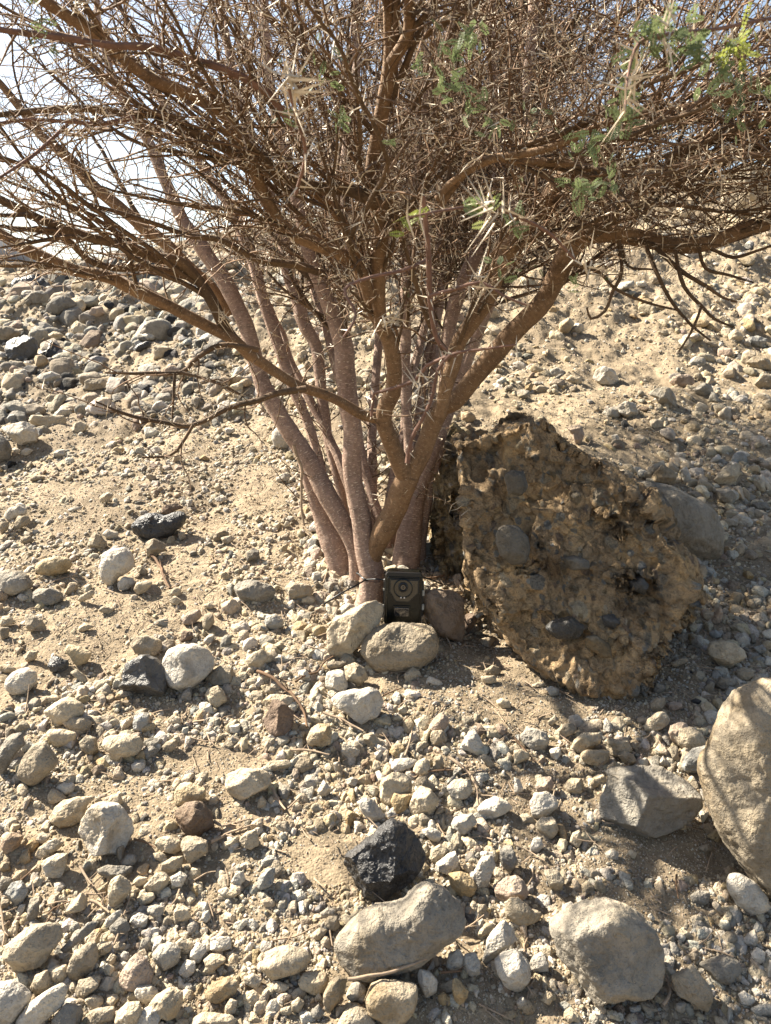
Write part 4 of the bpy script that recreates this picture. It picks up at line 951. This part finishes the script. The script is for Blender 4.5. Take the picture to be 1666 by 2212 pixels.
# ------------------------------------------------------------------ the tree
# each line: kind | depth at start, depth at end | x,y,half width ...
STEMS = '''
sP|2.20,2.30|755,1295,27 735,1218,28 716,1168,27 700,1128,19 680,1075,15 663,1028,12 650,985,9 640,950,7 612,880,5
sP|2.12,2.55|770,1215,14 765,1188,17 735,1118,21 698,1051,21 665,991,20 632,941,19 602,894,19 585,862,19 572,839,18 550,775,17 533,709,17 510,655,17 483,605,17 457,565,16 427,519,16 397,479,14 373,427,13 347,367,12 327,317,11 300,273,10 265,215,9 235,140,8 215,60,7 205,-60,6
bO|2.4,2.3|500,680,10 455,620,12 410,579,13 353,522,13 317,499,13 257,447,13 200,400,13 160,353,12 127,323,11 90,293,10 43,233,9 0,180,8 -60,120,7
sP|2.06,2.25|803,1300,29 802,1262,27 802,1234,27 791,1184,23 782,1134,22 772,1084,21 763,1034,21 762,984,21 763,934,21 758,894,21 748,830,22 742,749,22 728,695,20 702,635,17 688,605,16 670,560,14 655,500,13 640,430,12 620,350,12 600,270,11 585,190,10 575,100,9 570,-60,8
bP|2.14,2.5|735,710,14 745,650,13 750,590,12 748,520,12 742,440,12 745,340,11 760,240,11 770,130,10 765,-60,9
sO|2.07,2.02|800,1215,12 812,1182,18 832,1140,25 853,1097,26 868,1058,26 885,1025,24
sO|2.02,1.75|880,1035,20 862,1000,20 850,970,19 838,940,18 828,910,18 830,885,18 848,849,18 852,805,17 845,749,17 825,705,16 800,660,14 780,600,13 768,540,12 740,480,11 700,430,10 650,400,9
bO|1.82,1.35|800,650,13 772,572,14 700,535,14 638,508,14 600,475,14 570,420,14 540,340,13 500,265,13 450,227,13 417,207,13 333,173,13 267,127,13 217,80,13 133,27,13 60,-20,12 -40,-90,11
sO|1.86,1.55|824,710,14 818,640,15 818,565,15 825,505,15 812,440,16 802,400,16 808,350,16 815,300,16 828,233,16 842,167,17 845,125,16 842,67,13 840,0,12 838,-60,12
bO|1.6,1.45|846,135,13 872,95,13 885,60,13 885,0,12 883,-60,11
sO|2.02,1.90|885,1030,20 900,1003,20 913,980,20 925,941,20 940,905,21 955,882,21 982,868,21 1003,845,20 1038,800,21 1082,749,21 1110,715,22 1130,695,22 1177,649,22 1207,589,24 1227,542,24 1260,512,22 1310,502,19 1377,512,18 1444,529,17 1510,529,17 1560,515,16 1610,495,16 1666,478,15 1760,440,14
bO|1.94,1.75|950,900,13 958,865,14 962,839,15 978,789,16 992,739,17 1022,695,17 1055,639,18 1088,555,19 1130,500,20 1177,453,20 1194,417,20 1220,383,20 1254,350,19 1297,317,19 1344,293,18 1410,263,18 1477,243,17 1577,210,17 1666,167,16 1780,120,15
bD|1.92,1.85|1270,510,16 1317,475,15 1345,440,14 1400,405,13 1477,377,12 1544,353,11 1594,330,10 1666,317,9 1760,300,8
bD|1.9,1.95|1380,412,10 1444,363,10 1510,320,10 1550,297,9 1620,275,8 1720,250,8
sP|2.22,2.55|872,1290,32 875,1221,31 883,1168,29 888,1118,25 905,1051,20 925,1000,18 940,960,16 955,920,15 960,880,15 965,800,15 968,720,15 985,650,16 1010,590,16 1030,539,17 1055,460,16 1075,393,15 1078,310,13 1070,233,11 1065,130,10 1065,0,9 1065,-60,8
sP|2.27,2.4|903,1290,17 905,1221,15 912,1134,13 930,1050,12 952,951,11 975,880,11 1010,780,12 1040,700,12 1075,610,12 1105,520,12 1120,420,12 1130,300,12 1140,180,12 1150,60,12 1155,-60,11
sP|2.32,2.75|720,1110,9 700,1050,11 690,990,10 660,900,11 630,830,12 605,755,13 588,705,13 565,639,13 550,580,12 530,520,12 500,450,11 450,380,10 400,300,9 350,220,8 290,130,7
sP|2.36,2.85|760,1200,8 740,1080,9 712,960,10 702,890,11 695,855,12 685,755,13 655,695,15 642,642,15 622,589,14 612,522,13 590,440,12 560,350,11 530,250,10 500,140,9 470,-20,8
sP|2.30,2.6|890,1180,9 885,1000,10 880,900,11 875,772,12 878,739,12 875,672,12 880,600,12 890,520,12 900,430,11 905,330,11 915,220,10 950,120,11 1000,20,12 1030,-60,12
bO|1.98,1.75|845,905,14 790,898,12 742,872,11 699,852,11 649,835,11 605,809,11 565,782,12 540,768,12 510,739,12 467,715,12 417,689,13 367,662,12 317,639,14 267,615,14 233,599,13 167,585,13 100,559,13 43,532,13 0,505,12 -80,470,11
bD|1.92,1.6|525,752,12 493,719,13 457,649,13 427,602,12 387,565,12 333,555,11 277,532,11 200,515,10 133,492,10 67,465,10 0,430,9 -60,400,8
bD|1.9,1.7|428,608,6 400,595,8 333,582,9 250,579,8 195,565,7 150,522,7 100,500,6 20,492,5
bD|1.8,1.7|297,622,5 290,600,5 277,552,5 240,485,5 217,455,4 190,380,3 165,320,3
bR|1.55,1.15|640,290,8 590,215,9 555,187,9 500,157,9 417,130,8 333,103,8 233,97,8 133,80,8 60,72,7 -30,60,6
bD|1.72,1.5|838,440,15 805,430,15 755,413,14 690,404,13 638,393,13 600,365,12 555,343,11 483,317,10 433,293,10 383,257,9 333,247,9 283,250,8 200,237,8 100,237,7 0,247,6 -60,252,5
bR|1.5,1.35|290,252,6 217,268,5 150,263,4 60,258,4 -40,272,3
bR|1.5,1.25|162,258,4 133,280,4 67,340,4 0,383,3 -50,420,3
bD|1.9,1.8|660,840,8 600,850,7 555,865,7 500,880,6 417,918,5 367,914,5 283,898,4 207,868,2
bD|1.8,1.75|417,918,4 393,957,3.5 367,984,3 307,988,2
bD|1.85,1.75|560,755,6 493,745,6 460,752,6 417,782,5 393,805,5 300,807,3.5 227,805,2
bD|1.78,1.75|393,805,4 467,825,3 520,852,2
bD|1.78,1.75|378,807,4 375,850,3 372,905,2.5
bD|1.85,1.7|700,590,9 640,570,9 560,560,8 480,520,7 400,505,6 300,470,5 190,440,4
bD|1.9,1.85|1337,520,4 1344,589,4 1324,629,4 1307,672,3.5 1277,689,3 1268,663,2
bD|1.9,1.8|1394,525,4.5 1420,589,4.5 1444,639,4 1470,675,3.5 1504,712,3 1536,736,2
bD|1.88,1.8|1418,535,5 1470,585,5 1527,619,4 1560,642,3 1592,653,2
bD|1.87,1.78|1457,532,4 1470,599,4.5 1487,632,4 1514,659,4 1544,689,3 1585,707,2
bD|1.88,1.85|1510,535,4 1524,580,4 1577,595,3 1628,610,2
bD|1.9,1.85|1235,570,4 1294,589,4 1327,622,3.5 1394,652,3 1470,672,2
bD|1.8,1.78|1514,666,3 1494,715,3 1467,760,2
bD|1.9,1.9|1343,530,3.5 1357,575,3 1411,582,2
bD|1.87,1.8|1535,537,4 1584,556,4 1640,540,3 1700,520,3
bR|1.15,1.3|915,420,5 922,499,6 926,560,6 928,622,6 935,689,6 950,742,5 985,770,4
bR|1.2,1.3|1115,745,2 1040,755,3 990,762,4 955,775,4 922,790,4 895,822,4 838,842,4 808,850,3.5 802,900,3
bR|1.2,1.25|975,765,4 945,800,4 935,850,4 920,890,4 888,950,5 880,1000,6
bR|1.2,1.15|928,640,4 985,625,4 1040,610,3.5 1090,640,3 1140,660,2
bR|1.25,1.15|928,560,4 870,585,4 800,600,4 745,625,3.5 770,680,3 740,730,2
bR|1.0,0.85|640,420,4 660,330,4 640,250,4 625,190,4
bR|1.05,0.8|1800,20,6 1640,45,4 1560,60,4 1440,75,5 1380,95,4 1355,170,3 1350,240,2
bR|1.05,0.9|1240,560,3 1180,500,4 1100,460,4 1050,445,4 960,455,3 880,470,2
bO|1.6,1.4|945,430,8 985,385,9 1060,345,9 1120,335,9 1190,320,9 1300,270,8 1400,240,8
bO|1.62,1.5|950,450,9 1000,375,10 1060,345,10 1140,350,10 1230,355,9 1350,380,8
'''
BARK = dict(P=M_BARK_P, O=M_BARK_O, D=M_BARK_D, R=M_REDTWIG)
tree_base = at(815, 1290, 2.15)
tree = obj('acacia_tree', None, None, loc=Vector(tree_base), label='thorny many stemmed acacia tree with bare tangled twigs over the slope', cat='tree')
LOC = np.array(tree.location)
nodes = []       # (point, tangent, radius) along every stem, to grow branches from
rt = random.Random(4)
for li, ln in enumerate(STEMS.strip().split('\n')):
    kd, dp, ps = ln.split('|'); d0, d1 = map(float, dp.split(',')); q = [tuple(map(float, v.split(','))) for v in ps.split()]
    L = np.concatenate([[0], np.cumsum([math.dist(q[i][:2], q[i + 1][:2]) for i in range(len(q) - 1)])]); L = L / L[-1]
    Pw, Rw = [], []
    for (x, y, r), l in zip(q, L):
        Yd = d0 + (d1 - d0) * l ** (1.0); p_ = at(x, y, Yd); Pw.append(p_); Rw.append(r * (p_ @ FWD) / F)
    if kd[0] == 's' and q[0][1] > 1200: Pw[0][2] -= .05
    P_, R_ = crom(Pw, Rw, .018 if Rw[0] > .012 else .014)
    big_ = Rw[len(Rw) // 2] > .009
    nz = fbm(P_ * 14 + li * 3.1, 3, 51); P_ = P_ + (.18 if big_ else .5) * R_[:, None] * np.stack([nz, fbm(P_ * 14 + li * 3.1, 3, 52), fbm(P_ * 14 + li, 3, 53)], 1)
    R_ = R_ * (1 + .10 * fbm(P_ * 22 + li, 3, 57) + .10 * np.clip(fbm(P_ * 9 + li * 2, 2, 58) - .2, 0, 1))
    tb = Tubes(); tb.add(P_ - LOC, R_, 22 if R_.max() > .02 else 12 if R_.max() > .01 else 7)
    if kd[0] == 's' or kd[1] == 'O':
        for kk_ in range(2):         # burls and buttresses stay part of the stem's own mesh
            pass
    o = obj('stem' if kd[0] == 's' else 'branch', tb.mesh('stem'), BARK[kd[1]], tree)
    T = np.gradient(P_, axis=0); T /= np.linalg.norm(T, axis=1)[:, None]
    nodes.append((P_, T, R_, kd))
# stems at the back of the tree, leaning away up the slope
for k in range(6):
    A_ = np.array([rt.uniform(-.06, .10), 2.32, at(800, 1270, 2.3)[2]]); E_ = np.array([rt.uniform(-.75, .75), rt.uniform(3.1, 3.8), A_[2] + rt.uniform(1.25, 1.9)])
    M_ = A_ * .45 + E_ * .55 + np.array([rt.uniform(-.12, .12), -.15, .22]); P_, R_ = crom([A_, A_ * .8 + M_ * .2 + [0, -.04, .08], M_, E_], [.018, .016, .013, .008], .03)
    P_ = P_ + .02 * np.stack([fbm(P_ * 5 + k, 3, 81), fbm(P_ * 5 + k, 3, 82), fbm(P_ * 5 + k, 3, 83)], 1)
    tb = Tubes(); tb.add(P_ - LOC, R_, 10); obj('stem', tb.mesh('stem'), M_BARK_P, tree)
    T = np.gradient(P_, axis=0); T /= np.linalg.norm(T, axis=1)[:, None]; nodes.append((P_, T, R_, 'bP')); nodes.append((P_, T, R_, 'bP'))
# a flared foot under each of the three ground stems, a part of its own
for (x0_, y0_, x1_, y1_, r0_, r1_, Y0_) in [(803, 1252, 797, 1322, 25.5, 40, 2.06), (757, 1262, 750, 1322, 27, 42, 2.2), (875, 1255, 880, 1330, 31.5, 48, 2.24)]:
    A_, B_ = at(x0_, y0_, Y0_), at(x1_, y1_, Y0_ - .01); P_ = np.linspace(A_, B_, 12); t_ = np.linspace(0, 1, 12)
    tb = Tubes(); R_ = (r0_ + (r1_ - r0_) * t_ ** 2.2) * 2.1 / F * (1 + .05 * fbm(P_ * 30, 2, 77)); tb.add(P_ - LOC, R_, 24)
    obj('root_flare', tb.mesh('root_flare'), M_BARK_P, tree)
zb = tree_base[2]; cx0, cy0 = tree_base[0], tree_base[1]
def inside(p):
    r = math.hypot(p[0] - cx0, p[1] - cy0); 
    if p[2] < zb + .66 + (.24 if p[0] < cx0 else .14 if r < .35 else .34) * r or r > 2.25 or p[2] > zb + 2.8: return False
    if p[1] < 1.5 and p[2] < .08 + .55 * (1.5 - p[1]) : return False
    return math.dist(p, (0, 0, 0)) > .62 and p[1] > .15
def grow(p, d, L, r0, wob, up, step=.028):
    P_ = [p]; k = max(2, int(L / step)); d = d / np.linalg.norm(d)
    for i in range(k):
        d = d + np.array([rt.gauss(0, wob), rt.gauss(0, wob), rt.gauss(0, wob) + up]); d /= np.linalg.norm(d)
        q_ = P_[-1] + d * L / k
        if not inside(q_): break
        P_.append(q_)
    return np.array(P_)
thorns = []
def thorn_at(p, t, n, long_p):
    a = np.array([rt.gauss(0, 1) for _ in range(3)]); a -= t * (a @ t); a /= np.linalg.norm(a) + 1e-9; lg = rt.random() < long_p
    for sgn in (1, -1)[:n]:
        dv = a * sgn * 1.0 + np.cross(t, a) * .45 + t * rt.uniform(-.15, .35); dv /= np.linalg.norm(dv)
        l = rt.uniform(.018, .042) if lg else rt.uniform(.006, .013); thorns.append((p, dv, l, .0015 if lg else .0012))
prim = Tubes(); sec = Tubes(); branch_count = 0; second = []
cands = []
for (P_, T, R_, kd) in nodes:
    if kd[1] == 'R': 
        for i in range(0, len(P_), 1): thorn_at(P_[i], T[i], 2, .45)
        for i in range(3, len(P_) - 1, 3):
            if rt.random() < .55 and P_[i][1] < 1.6: second.append((P_[i], T[i], R_[i] * .55, rt.uniform(.05, .13)))
        continue
    if R_.mean() < .008:
        for i in range(0, len(P_), 1): thorn_at(P_[i], T[i], 2, .3)
        for i in range(3, len(P_) - 2, 2):
            if rt.random() < .8: second.append((P_[i], T[i], min(R_[i] * .55, .0022), rt.uniform(.06, .2)))
        continue
    if kd[1] == 'D':
        for i in range(3, len(P_), 2):
            if rt.random() < .45: second.append((P_[i], T[i] * .8 + np.array([0, 0, rt.gauss(0, .4)]), .0024, rt.uniform(.06, .24)))
    for i in range(4, len(P_), 1):
        if zb + .22 < P_[i][2] < zb + .72 and rt.random() < (.22 if kd[1] == 'P' else .12): second.append((P_[i], T[i] * .5 + np.array([0, -.2, .1]), .0022, rt.uniform(.06, .24)))
    for i in range(2, len(P_), 2):
        if P_[i][2] > zb + .55: cands.append((P_[i], T[i], R_[i]))
        if P_[i][2] > zb + .62 and R_[i] < .02 and rt.random() < .5: thorn_at(P_[i] + 0, T[i], 2, .05)
rt.shuffle(cands)
N1 = len(cands)
def dens(p): return .38 if p[0] < -.30 else .62 if p[0] < 0 else .85 if p[0] < .3 else .95
for (p, t, r) in cands[:N1]:
    rad = np.array([p[0] - cx0, p[1] - cy0, 0]); rad = rad / (np.linalg.norm(rad) + .15)
    if rt.random() > dens(p): continue
    d = t * 1.0 + rad * .45 + np.array([rt.gauss(0, .42), rt.gauss(0, .42), rt.gauss(0, .30)])
    L_ = rt.uniform(.3, .95); G = grow(p, d, L_, r, .11, .008)
    if len(G) < 5: continue
    r0 = min(r * .55, rt.uniform(.0035, .0085)); rr = np.linspace(r0, .0013, len(G))
    T_ = np.gradient(G, axis=0); T_ /= np.linalg.norm(T_, axis=1)[:, None] + 1e-9
    if branch_count < 58 and L_ > .5 and r0 > .004:
        tb = Tubes(); tb.add(G - LOC, rr, 6); obj('branch', tb.mesh('branch'), M_BARK_D, tree); branch_count += 1
    else: prim.add(G - LOC, rr, 5)
    for i in range(1, len(G)):
        thorn_at(G[i], T_[i], 2, .3)
        if i % 2 == 0 and rt.random() < (.6 if G[i][0] < -.3 else .95): second.append((G[i], T_[i], rr[i] * .7, rt.uniform(.12, .42)))
third = []
for (p, t, r, L_) in second:
    d = t * .9 + np.array([rt.gauss(0, .5), rt.gauss(0, .5), rt.gauss(0, .45)]); low = p[2] < zb + .75
    if low:
        k = max(3, int(L_ / .02)); G = [p]; d = d / np.linalg.norm(d)
        for i in range(k): d = d + np.array([rt.gauss(0, .2) for _ in range(3)]); d /= np.linalg.norm(d); G.append(G[-1] + d * L_ / k)
        G = np.array(G)
    else: G = grow(p, d, L_, r, .13, .0, .022)
    if len(G) < 3: continue
    rr = np.linspace(min(r, .0028), .0009, len(G)); sec.add(G - LOC, rr, 4)
    T_ = np.gradient(G, axis=0); T_ /= np.linalg.norm(T_, axis=1)[:, None] + 1e-9
    for i in range(1, len(G)):
        if rt.random() < .85: thorn_at(G[i], T_[i], 2, .3)
        if not low and i % 2 == 1 and rt.random() < (.42 if G[i][0] < -.3 else .7): third.append((G[i], T_[i], rr[i]))
for (p, t, r) in third:
    d = t * .7 + np.array([rt.gauss(0, .6), rt.gauss(0, .6), rt.gauss(0, .5)]); G = grow(p, d, rt.uniform(.05, .17), r, .24, 0, .022)
    if len(G) < 2: continue
    sec.add(G - LOC, np.linspace(min(r, .0017), .0008, len(G)), 3)
    for i in range(1, len(G)):
        if rt.random() < .6: thorn_at(G[i], (G[i] - G[i - 1]) / .022, 2, .12)
o = obj('side_twigs', prim.mesh('side_twigs'), M_BARK_D, tree, kind='stuff'); o = obj('twigs', sec.mesh('twigs'), M_TWIG, tree, kind='stuff')
print('tree: prim', branch_count, 'second', len(second), 'third', len(third), 'thorns', len(thorns))
def thorn_mesh(Ls):
    B = np.array([t[0] for t in Ls]) - LOC; D_ = np.array([t[1] for t in Ls]); L_ = np.array([t[2] for t in Ls]); R_ = np.array([t[3] for t in Ls])
    a = np.cross(D_, [.31, .52, .79]); a /= np.linalg.norm(a, axis=1)[:, None]; b = np.cross(D_, a); n = len(B)
    vs = [B + R_[:, None] * (a * math.cos(k * 2.0944) + b * math.sin(k * 2.0944)) for k in range(3)] + [B + D_ * L_[:, None]]
    V = np.stack(vs, 1).reshape(-1, 3); i = np.arange(n)[:, None] * 4
    Fs = np.concatenate([i + np.array([[0, 1, 3]]), i + np.array([[1, 2, 3]]), i + np.array([[2, 0, 3]])]); return mk_mesh('thorns', V, Fs, False)
near = [(rt.gauss(0, 1)) for _ in range(1)]
for (x, y, Y_, n) in [(625, 185, .85, 20), (1065, 455, .88, 16), (1440, 75, .85, 10), (1360, 180, .86, 6), (1270, 570, 1.1, 8), (830, 690, 1.1, 10), (905, 830, 1.2, 8), (480, 690, 1.75, 12), (1040, 610, 1.15, 8)]:
    p = at(x, y, Y_)
    for k in range(n):
        dv = np.array([rt.gauss(0, 1), rt.gauss(0, .5), rt.gauss(0, 1)]); dv /= np.linalg.norm(dv)
        thorns.append((p + np.array([rt.gauss(0, .006) for _ in range(3)]), dv, rt.uniform(.025, .055), .0016))
obj('thorns', thorn_mesh(thorns), M_THORN, tree, kind='stuff')
# sparse green leaf tufts
def tuft(p, n, sp, out):
    for _ in range(n):
        c = p + np.array([rt.gauss(0, sp), rt.gauss(0, sp * .7), rt.gauss(0, sp)]); ax = np.array([rt.gauss(0, 1) for _ in range(3)]); ax /= np.linalg.norm(ax)
        sd_ = np.cross(ax, [rt.gauss(0, 1) for _ in range(3)]); sd_ /= np.linalg.norm(sd_) + 1e-9; l = rt.uniform(.011, .024)
        for k in range(7):
            for sg in (1, -1):
                b_ = c + ax * l * k / 7; out.append((b_, ax * .0017, sd_ * sg * .0045 * (1.25 - abs(k - 3) * .2)))
LV, LY = [], []
for (x, y, Y_, n, sp, yl) in [(1440, 70, .86, 10, .010, 0), (1480, 80, .86, 10, .010, 0), (1505, 105, .86, 8, .010, 0), (1400, 75, .86, 8, .009, 0), (1595, 110, .84, 10, .009, 1), (1575, 150, .85, 6, .009, 0), (1378, 130, .88, 7, .007, 0), (1360, 200, .88, 8, .007, 0), (1350, 240, .88, 6, .007, 0),
      (1540, 170, .88, 10, .014, 0), (960, 150, 1.1, 7, .010, 0), (985, 100, 1.1, 7, .010, 0), (1010, 85, 1.1, 6, .009, 0), (1035, 70, 1.1, 4, .006, 0), (975, 190, 1.1, 7, .010, 0), (1000, 220, 1.1, 8, .014, 0), (700, 155, 1.2, 9, .016, 0), (735, 265, 1.2, 6, .008, 0), (845, 315, 1.2, 4, .006, 0),
      (1030, 440, .9, 8, .008, 0), (1055, 450, .9, 6, .008, 1), (900, 465, 1.0, 5, .005, 1), (875, 480, 1.0, 4, .005, 1), (1100, 480, 1.0, 6, .008, 0), (1085, 575, 1.1, 5, .010, 0), (1270, 405, 1.1, 8, .011, 0), (1305, 350, 1.1, 7, .010, 0), (1285, 325, 1.1, 6, .009, 0), (1250, 305, 1.1, 5, .009, 0), (1310, 400, 1.1, 4, .008, 0),
      (1060, 280, 1.2, 8, .014, 0), (1240, 420, 1.15, 7, .012, 0), (80, 30, 1.2, 5, .012, 0), (100, 100, 1.2, 4, .012, 0), (1640, 210, 1.0, 7, .012, 0), (1230, 620, 1.2, 3, .008, 0), (620, 250, 1.2, 3, .006, 0), (910, 140, 1.3, 4, .01, 0), (1160, 250, 1.3, 6, .014, 0), (1330, 260, 1.2, 7, .015, 0), (1590, 250, 1.1, 6, .012, 0)]:
    tuft(at(x, y, Y_), int(n * 1.5), sp, LY if yl else LV)
for k in range(120):
    G = rt.choice(second)
    if G[0][2] > zb + .8 and G[0][0] > -.3: tuft(G[0], 2, .008, LV)
def leaf_mesh(Ls):
    B = np.array([t[0] for t in Ls]) - LOC; A_ = np.array([t[1] for t in Ls]); S_ = np.array([t[2] for t in Ls])
    V = np.stack([B, B + S_ * .5 + A_, B + S_, B + S_ * .5 - A_], 1).reshape(-1, 3); return mk_mesh('leaves', V, np.arange(len(V)).reshape(-1, 4), False)
def leaf_mat(name, c):
    m = flat_mat(name, c, .6, .3, 50); t_ = m.node_tree; b_ = t_.nodes['Principled BSDF']; tr = t_.nodes.new('ShaderNodeBsdfTranslucent'); tr.inputs[0].default_value = (*[v * 1.3 for v in c], 1)
    mx = t_.nodes.new('ShaderNodeMixShader'); mx.inputs[0].default_value = .35; t_.links.new(b_.outputs[0], mx.inputs[1]); t_.links.new(tr.outputs[0], mx.inputs[2]); t_.links.new(mx.outputs[0], t_.nodes['Material Output'].inputs[0]); return m
obj('foliage', leaf_mesh(LV), leaf_mat('green_leaflets', (0.125, 0.155, 0.070)), tree, kind='stuff'); obj('young_foliage', leaf_mesh(LY), leaf_mat('yellow_green_leaflets', (0.23, 0.26, 0.06)), tree, kind='stuff')
# ------------------------------------------------------------------ cord and dead sticks
cp = at(790, 1250, 1.99); cr = .045
def ring(c, r, z, a0, a1, n=24): return [np.array([c[0] + r * math.cos(a), c[1] + r * math.sin(a), z]) for a in np.linspace(a0, a1, n)]
A_ = at(802, 1240, 2.06); r_st = 30 * 2.1 / F
tb = Tubes(); kn = at(791, 1252, 2.06 - r_st - .006)
front = [at(955, 1262, 2.1), at(930, 1252, 2.05), at(908, 1247, 1.99), at(880, 1248, 1.96), at(850, 1250, 1.96), at(828, 1252, 1.98), at(812, 1251, 1.985), kn]
tb.add(*crom(front, [.0024] * 8, .006), 7)
tb.add(*crom([kn, at(783, 1248, 2.025), at(776, 1240, 2.06)] + ring(A_, r_st + .004, at(776, 1238, 2.07)[2], math.pi * .93, -.1, 10), [.0026] * 13, .006), 7)
tb.add(*crom([kn, at(770, 1264, 1.98), at(740, 1280, 1.96), at(712, 1297, 1.95), at(700, 1305, 1.94)], [.0024] * 5, .006), 7)
tb.add(np.array([kn + [-.005, -.002, .002], kn + [0, -.003, 0], kn + [.005, -.002, -.001]]), np.array([.0025, .0042, .0025]), 8)
obj('cord', tb.mesh('cord'), M_BLACK, label='thin black cord tying the trail camera to the front stem', cat='cord')
STICKS = '''
B2|3.6|0,455 60,475 120,510 180,570 220,600 260,640 290,680 315,740 325,810|curved pale dead stick arching beside the reddish pointed stone
B2|2.5|220,960 340,965 420,980 470,990|short brown twig below the cream stones left of centre
B2|3|430,720 500,745 560,770 690,840|straight brown twig under the bright white pear shaped stone
B2|2.5|250,520 330,470 390,460 430,400 500,350|forked grey twig below the leaning cream boulder
B2|2.5|960,1000 985,930 1005,840|short upright brown twig on the gravel right of centre
B2|3.5|1240,1010 1330,1070 1400,1150 1425,1240 1435,1330|long bent pale stick pointing down at the pale angular stone
B2|2.5|830,1130 920,1140 1000,1110 1150,1095 1270,1090|thin brown twig across the cream lobed stone
B2|3|100,1210 140,1290 190,1350|short dark stick beside the broad cream stone
B2|2|210,1330 250,1290 300,1250|short tan twig on gravel left of centre
B2|1.8|820,605 870,585 930,560|tiny straw coloured twig beside the bright white pear shaped stone
C2|3.6|590,1080 720,1065 850,1045 950,1010 1050,970 1120,930 1180,830|brown stick bent along the lower edge of the smooth foreground boulder
C2|2|100,830 250,800 330,760 400,730|thin twig above the smooth cream egg shaped stone
C2|3|1190,1040 1260,1035 1330,1025|short brown stick between two white stones right of the smooth foreground boulder
C2|2.6|1290,750 1350,750 1400,720 1470,665|small forked twig at the right end of the smooth foreground boulder
C1|2.2|740,860 770,780 800,680 840,560 850,450|thin grey twig standing upright among the lower left cobbles
C1|2.5|870,170 940,190 1010,230|short tan twig right of the white ridged stone
C1|3.6|1370,190 1440,160 1500,130 1640,80|thick tan stick below the dark reddish rough stone
C1|3.2|1390,60 1440,85 1500,75 1620,40|upper tan stick right of the dark reddish rough stone
C1|2.2|135,440 190,390 240,350|short grey twig touching the white flat triangular stone
C1|3|520,350 560,420 610,480|bent brown twig below the white ridged stone
C1|2|300,600 360,580 440,570 |thin straw twig in the dark hollow of the lower left
C1|2|310,660 350,620 430,585 500,560|brown straw twig under the first one in the dark hollow
C1|2|560,525 620,530 690,515|pale straw twig above the dark hollow at lower left
C1|3.5|590,570 640,590 680,620 710,650|broken orange stick in the dark hollow at lower left
C1|2.4|300,720 320,690 340,655|stubby straw twig above the rough tan boulder
C1|2.6|0,600 20,700 30,800 15,870|dry twig at the left frame edge beside the rough tan boulder
C1|1.8|1260,440 1340,390 1400,380|hair thin twig on the pale gravel, lower left
L1|3.4|950,970 990,1010 1030,1060 1065,1140 1100,1220|pale straight stick leaning from the grey pointed stone on the slope
L2|3.6|240,290 275,400 290,450 285,650 295,740 310,810|long grey stick hanging down just left of the stems
L2|2.2|430,1180 450,1120 460,1060|short pale twig at the foot of the leftmost stem
L2|2.2|1080,1150 1180,1140 1270,1100 1285,1085|thin grey twig in the shade right of the trail camera
L2|2.6|1290,1140 1340,1230 1400,1270 1500,1300|pale forked twig lying over shaded ground right of the trail camera
C3|4|960,1250 1000,1200 1010,1160 990,1060|thick short root piece between two stones at the lower right
C3|2.2|1055,400 1050,480 1065,560|thin white straw on the gritty sand at the lower right
C3|1.8|0,210 100,250 200,310|thin brown twig on gravel right of the large black rock
C3|2|0,1020 60,1080 120,1180|thin twig across the white round stone, lower right
B3|2.2|0,880 60,950 140,1040|thin pale twig beside the pale grey blunt stone below the conglomerate
'''
for k, ln in enumerate(STICKS.strip().split('\n')):
    crop, r, ps, lab = ln.split('|'); px = pts_of(crop, ps); pts = []
    for i, (x, y) in enumerate(px):
        h_ = hit(x, y)
        if crop == 'L2' and k == 28 : h_ = at(x, y, 2.12)
        if 'smooth foreground' in lab and 'lower edge' in lab: h_ = hit(x, y) * .965
        pts.append(h_ * (1 - .010) if h_ is not None else None)
    dep_ = pts[0] @ FWD; rr = float(r) * dep_ / F; n = len(pts)
    P_, R_ = crom(pts, np.linspace(rr * 1.1, rr * .6, n), .008)
    P_ = P_ + .6 * rr * np.stack([fbm(P_ * 40 + k, 2, 61), fbm(P_ * 40 + k, 2, 62), fbm(P_ * 40 + k, 2, 63)], 1); P_[:, 2] += rr * .8
    tb = Tubes(); tb.add(P_, R_, 7)
    for j in range(3 if n > 3 else 1):
        i = int(len(P_) * rt.uniform(.15, .85)); dv = np.array([rt.gauss(0, 1), rt.gauss(0, 1), abs(rt.gauss(0, .8))]); dv /= np.linalg.norm(dv)
        tb.add(np.array([P_[i], P_[i] + dv * rr * 4, P_[i] + dv * rr * 8]), np.array([rr * .5, rr * .35, rr * .1]), 5)
    obj('dead_stick', tb.mesh('dead_stick'), M_DEAD if k % 3 else M_TWIG, label=lab, cat='stick', group='dead sticks on the ground')

# fallen thorns and twig crumbs lying on the ground round the tree
tb = Tubes()
for k in range(2600):
    x_, y_ = rt.gauss(.05, .75), rt.gauss(2.0, .6)
    if y_ < .9: continue
    a = rt.uniform(0, 6.283); l = rt.uniform(.012, .06); z_ = H([x_], [y_])[0] + rt.uniform(.002, .012); r_ = rt.uniform(.0007, .0019)
    p0 = np.array([x_, y_, z_]); d = np.array([math.cos(a), math.sin(a), .25 * math.sin(a) + rt.gauss(0, .15)])
    tb.add(np.array([p0, p0 + d * l * .5 + [rt.gauss(0, .003), 0, rt.gauss(0, .002)], p0 + d * l]), np.array([r_, r_ * .9, r_ * .5]), 4)
obj('twig_litter', tb.mesh('twig_litter'), M_DEAD, kind='stuff', label='fallen thorns and twig crumbs scattered under the tree', cat='twig litter')
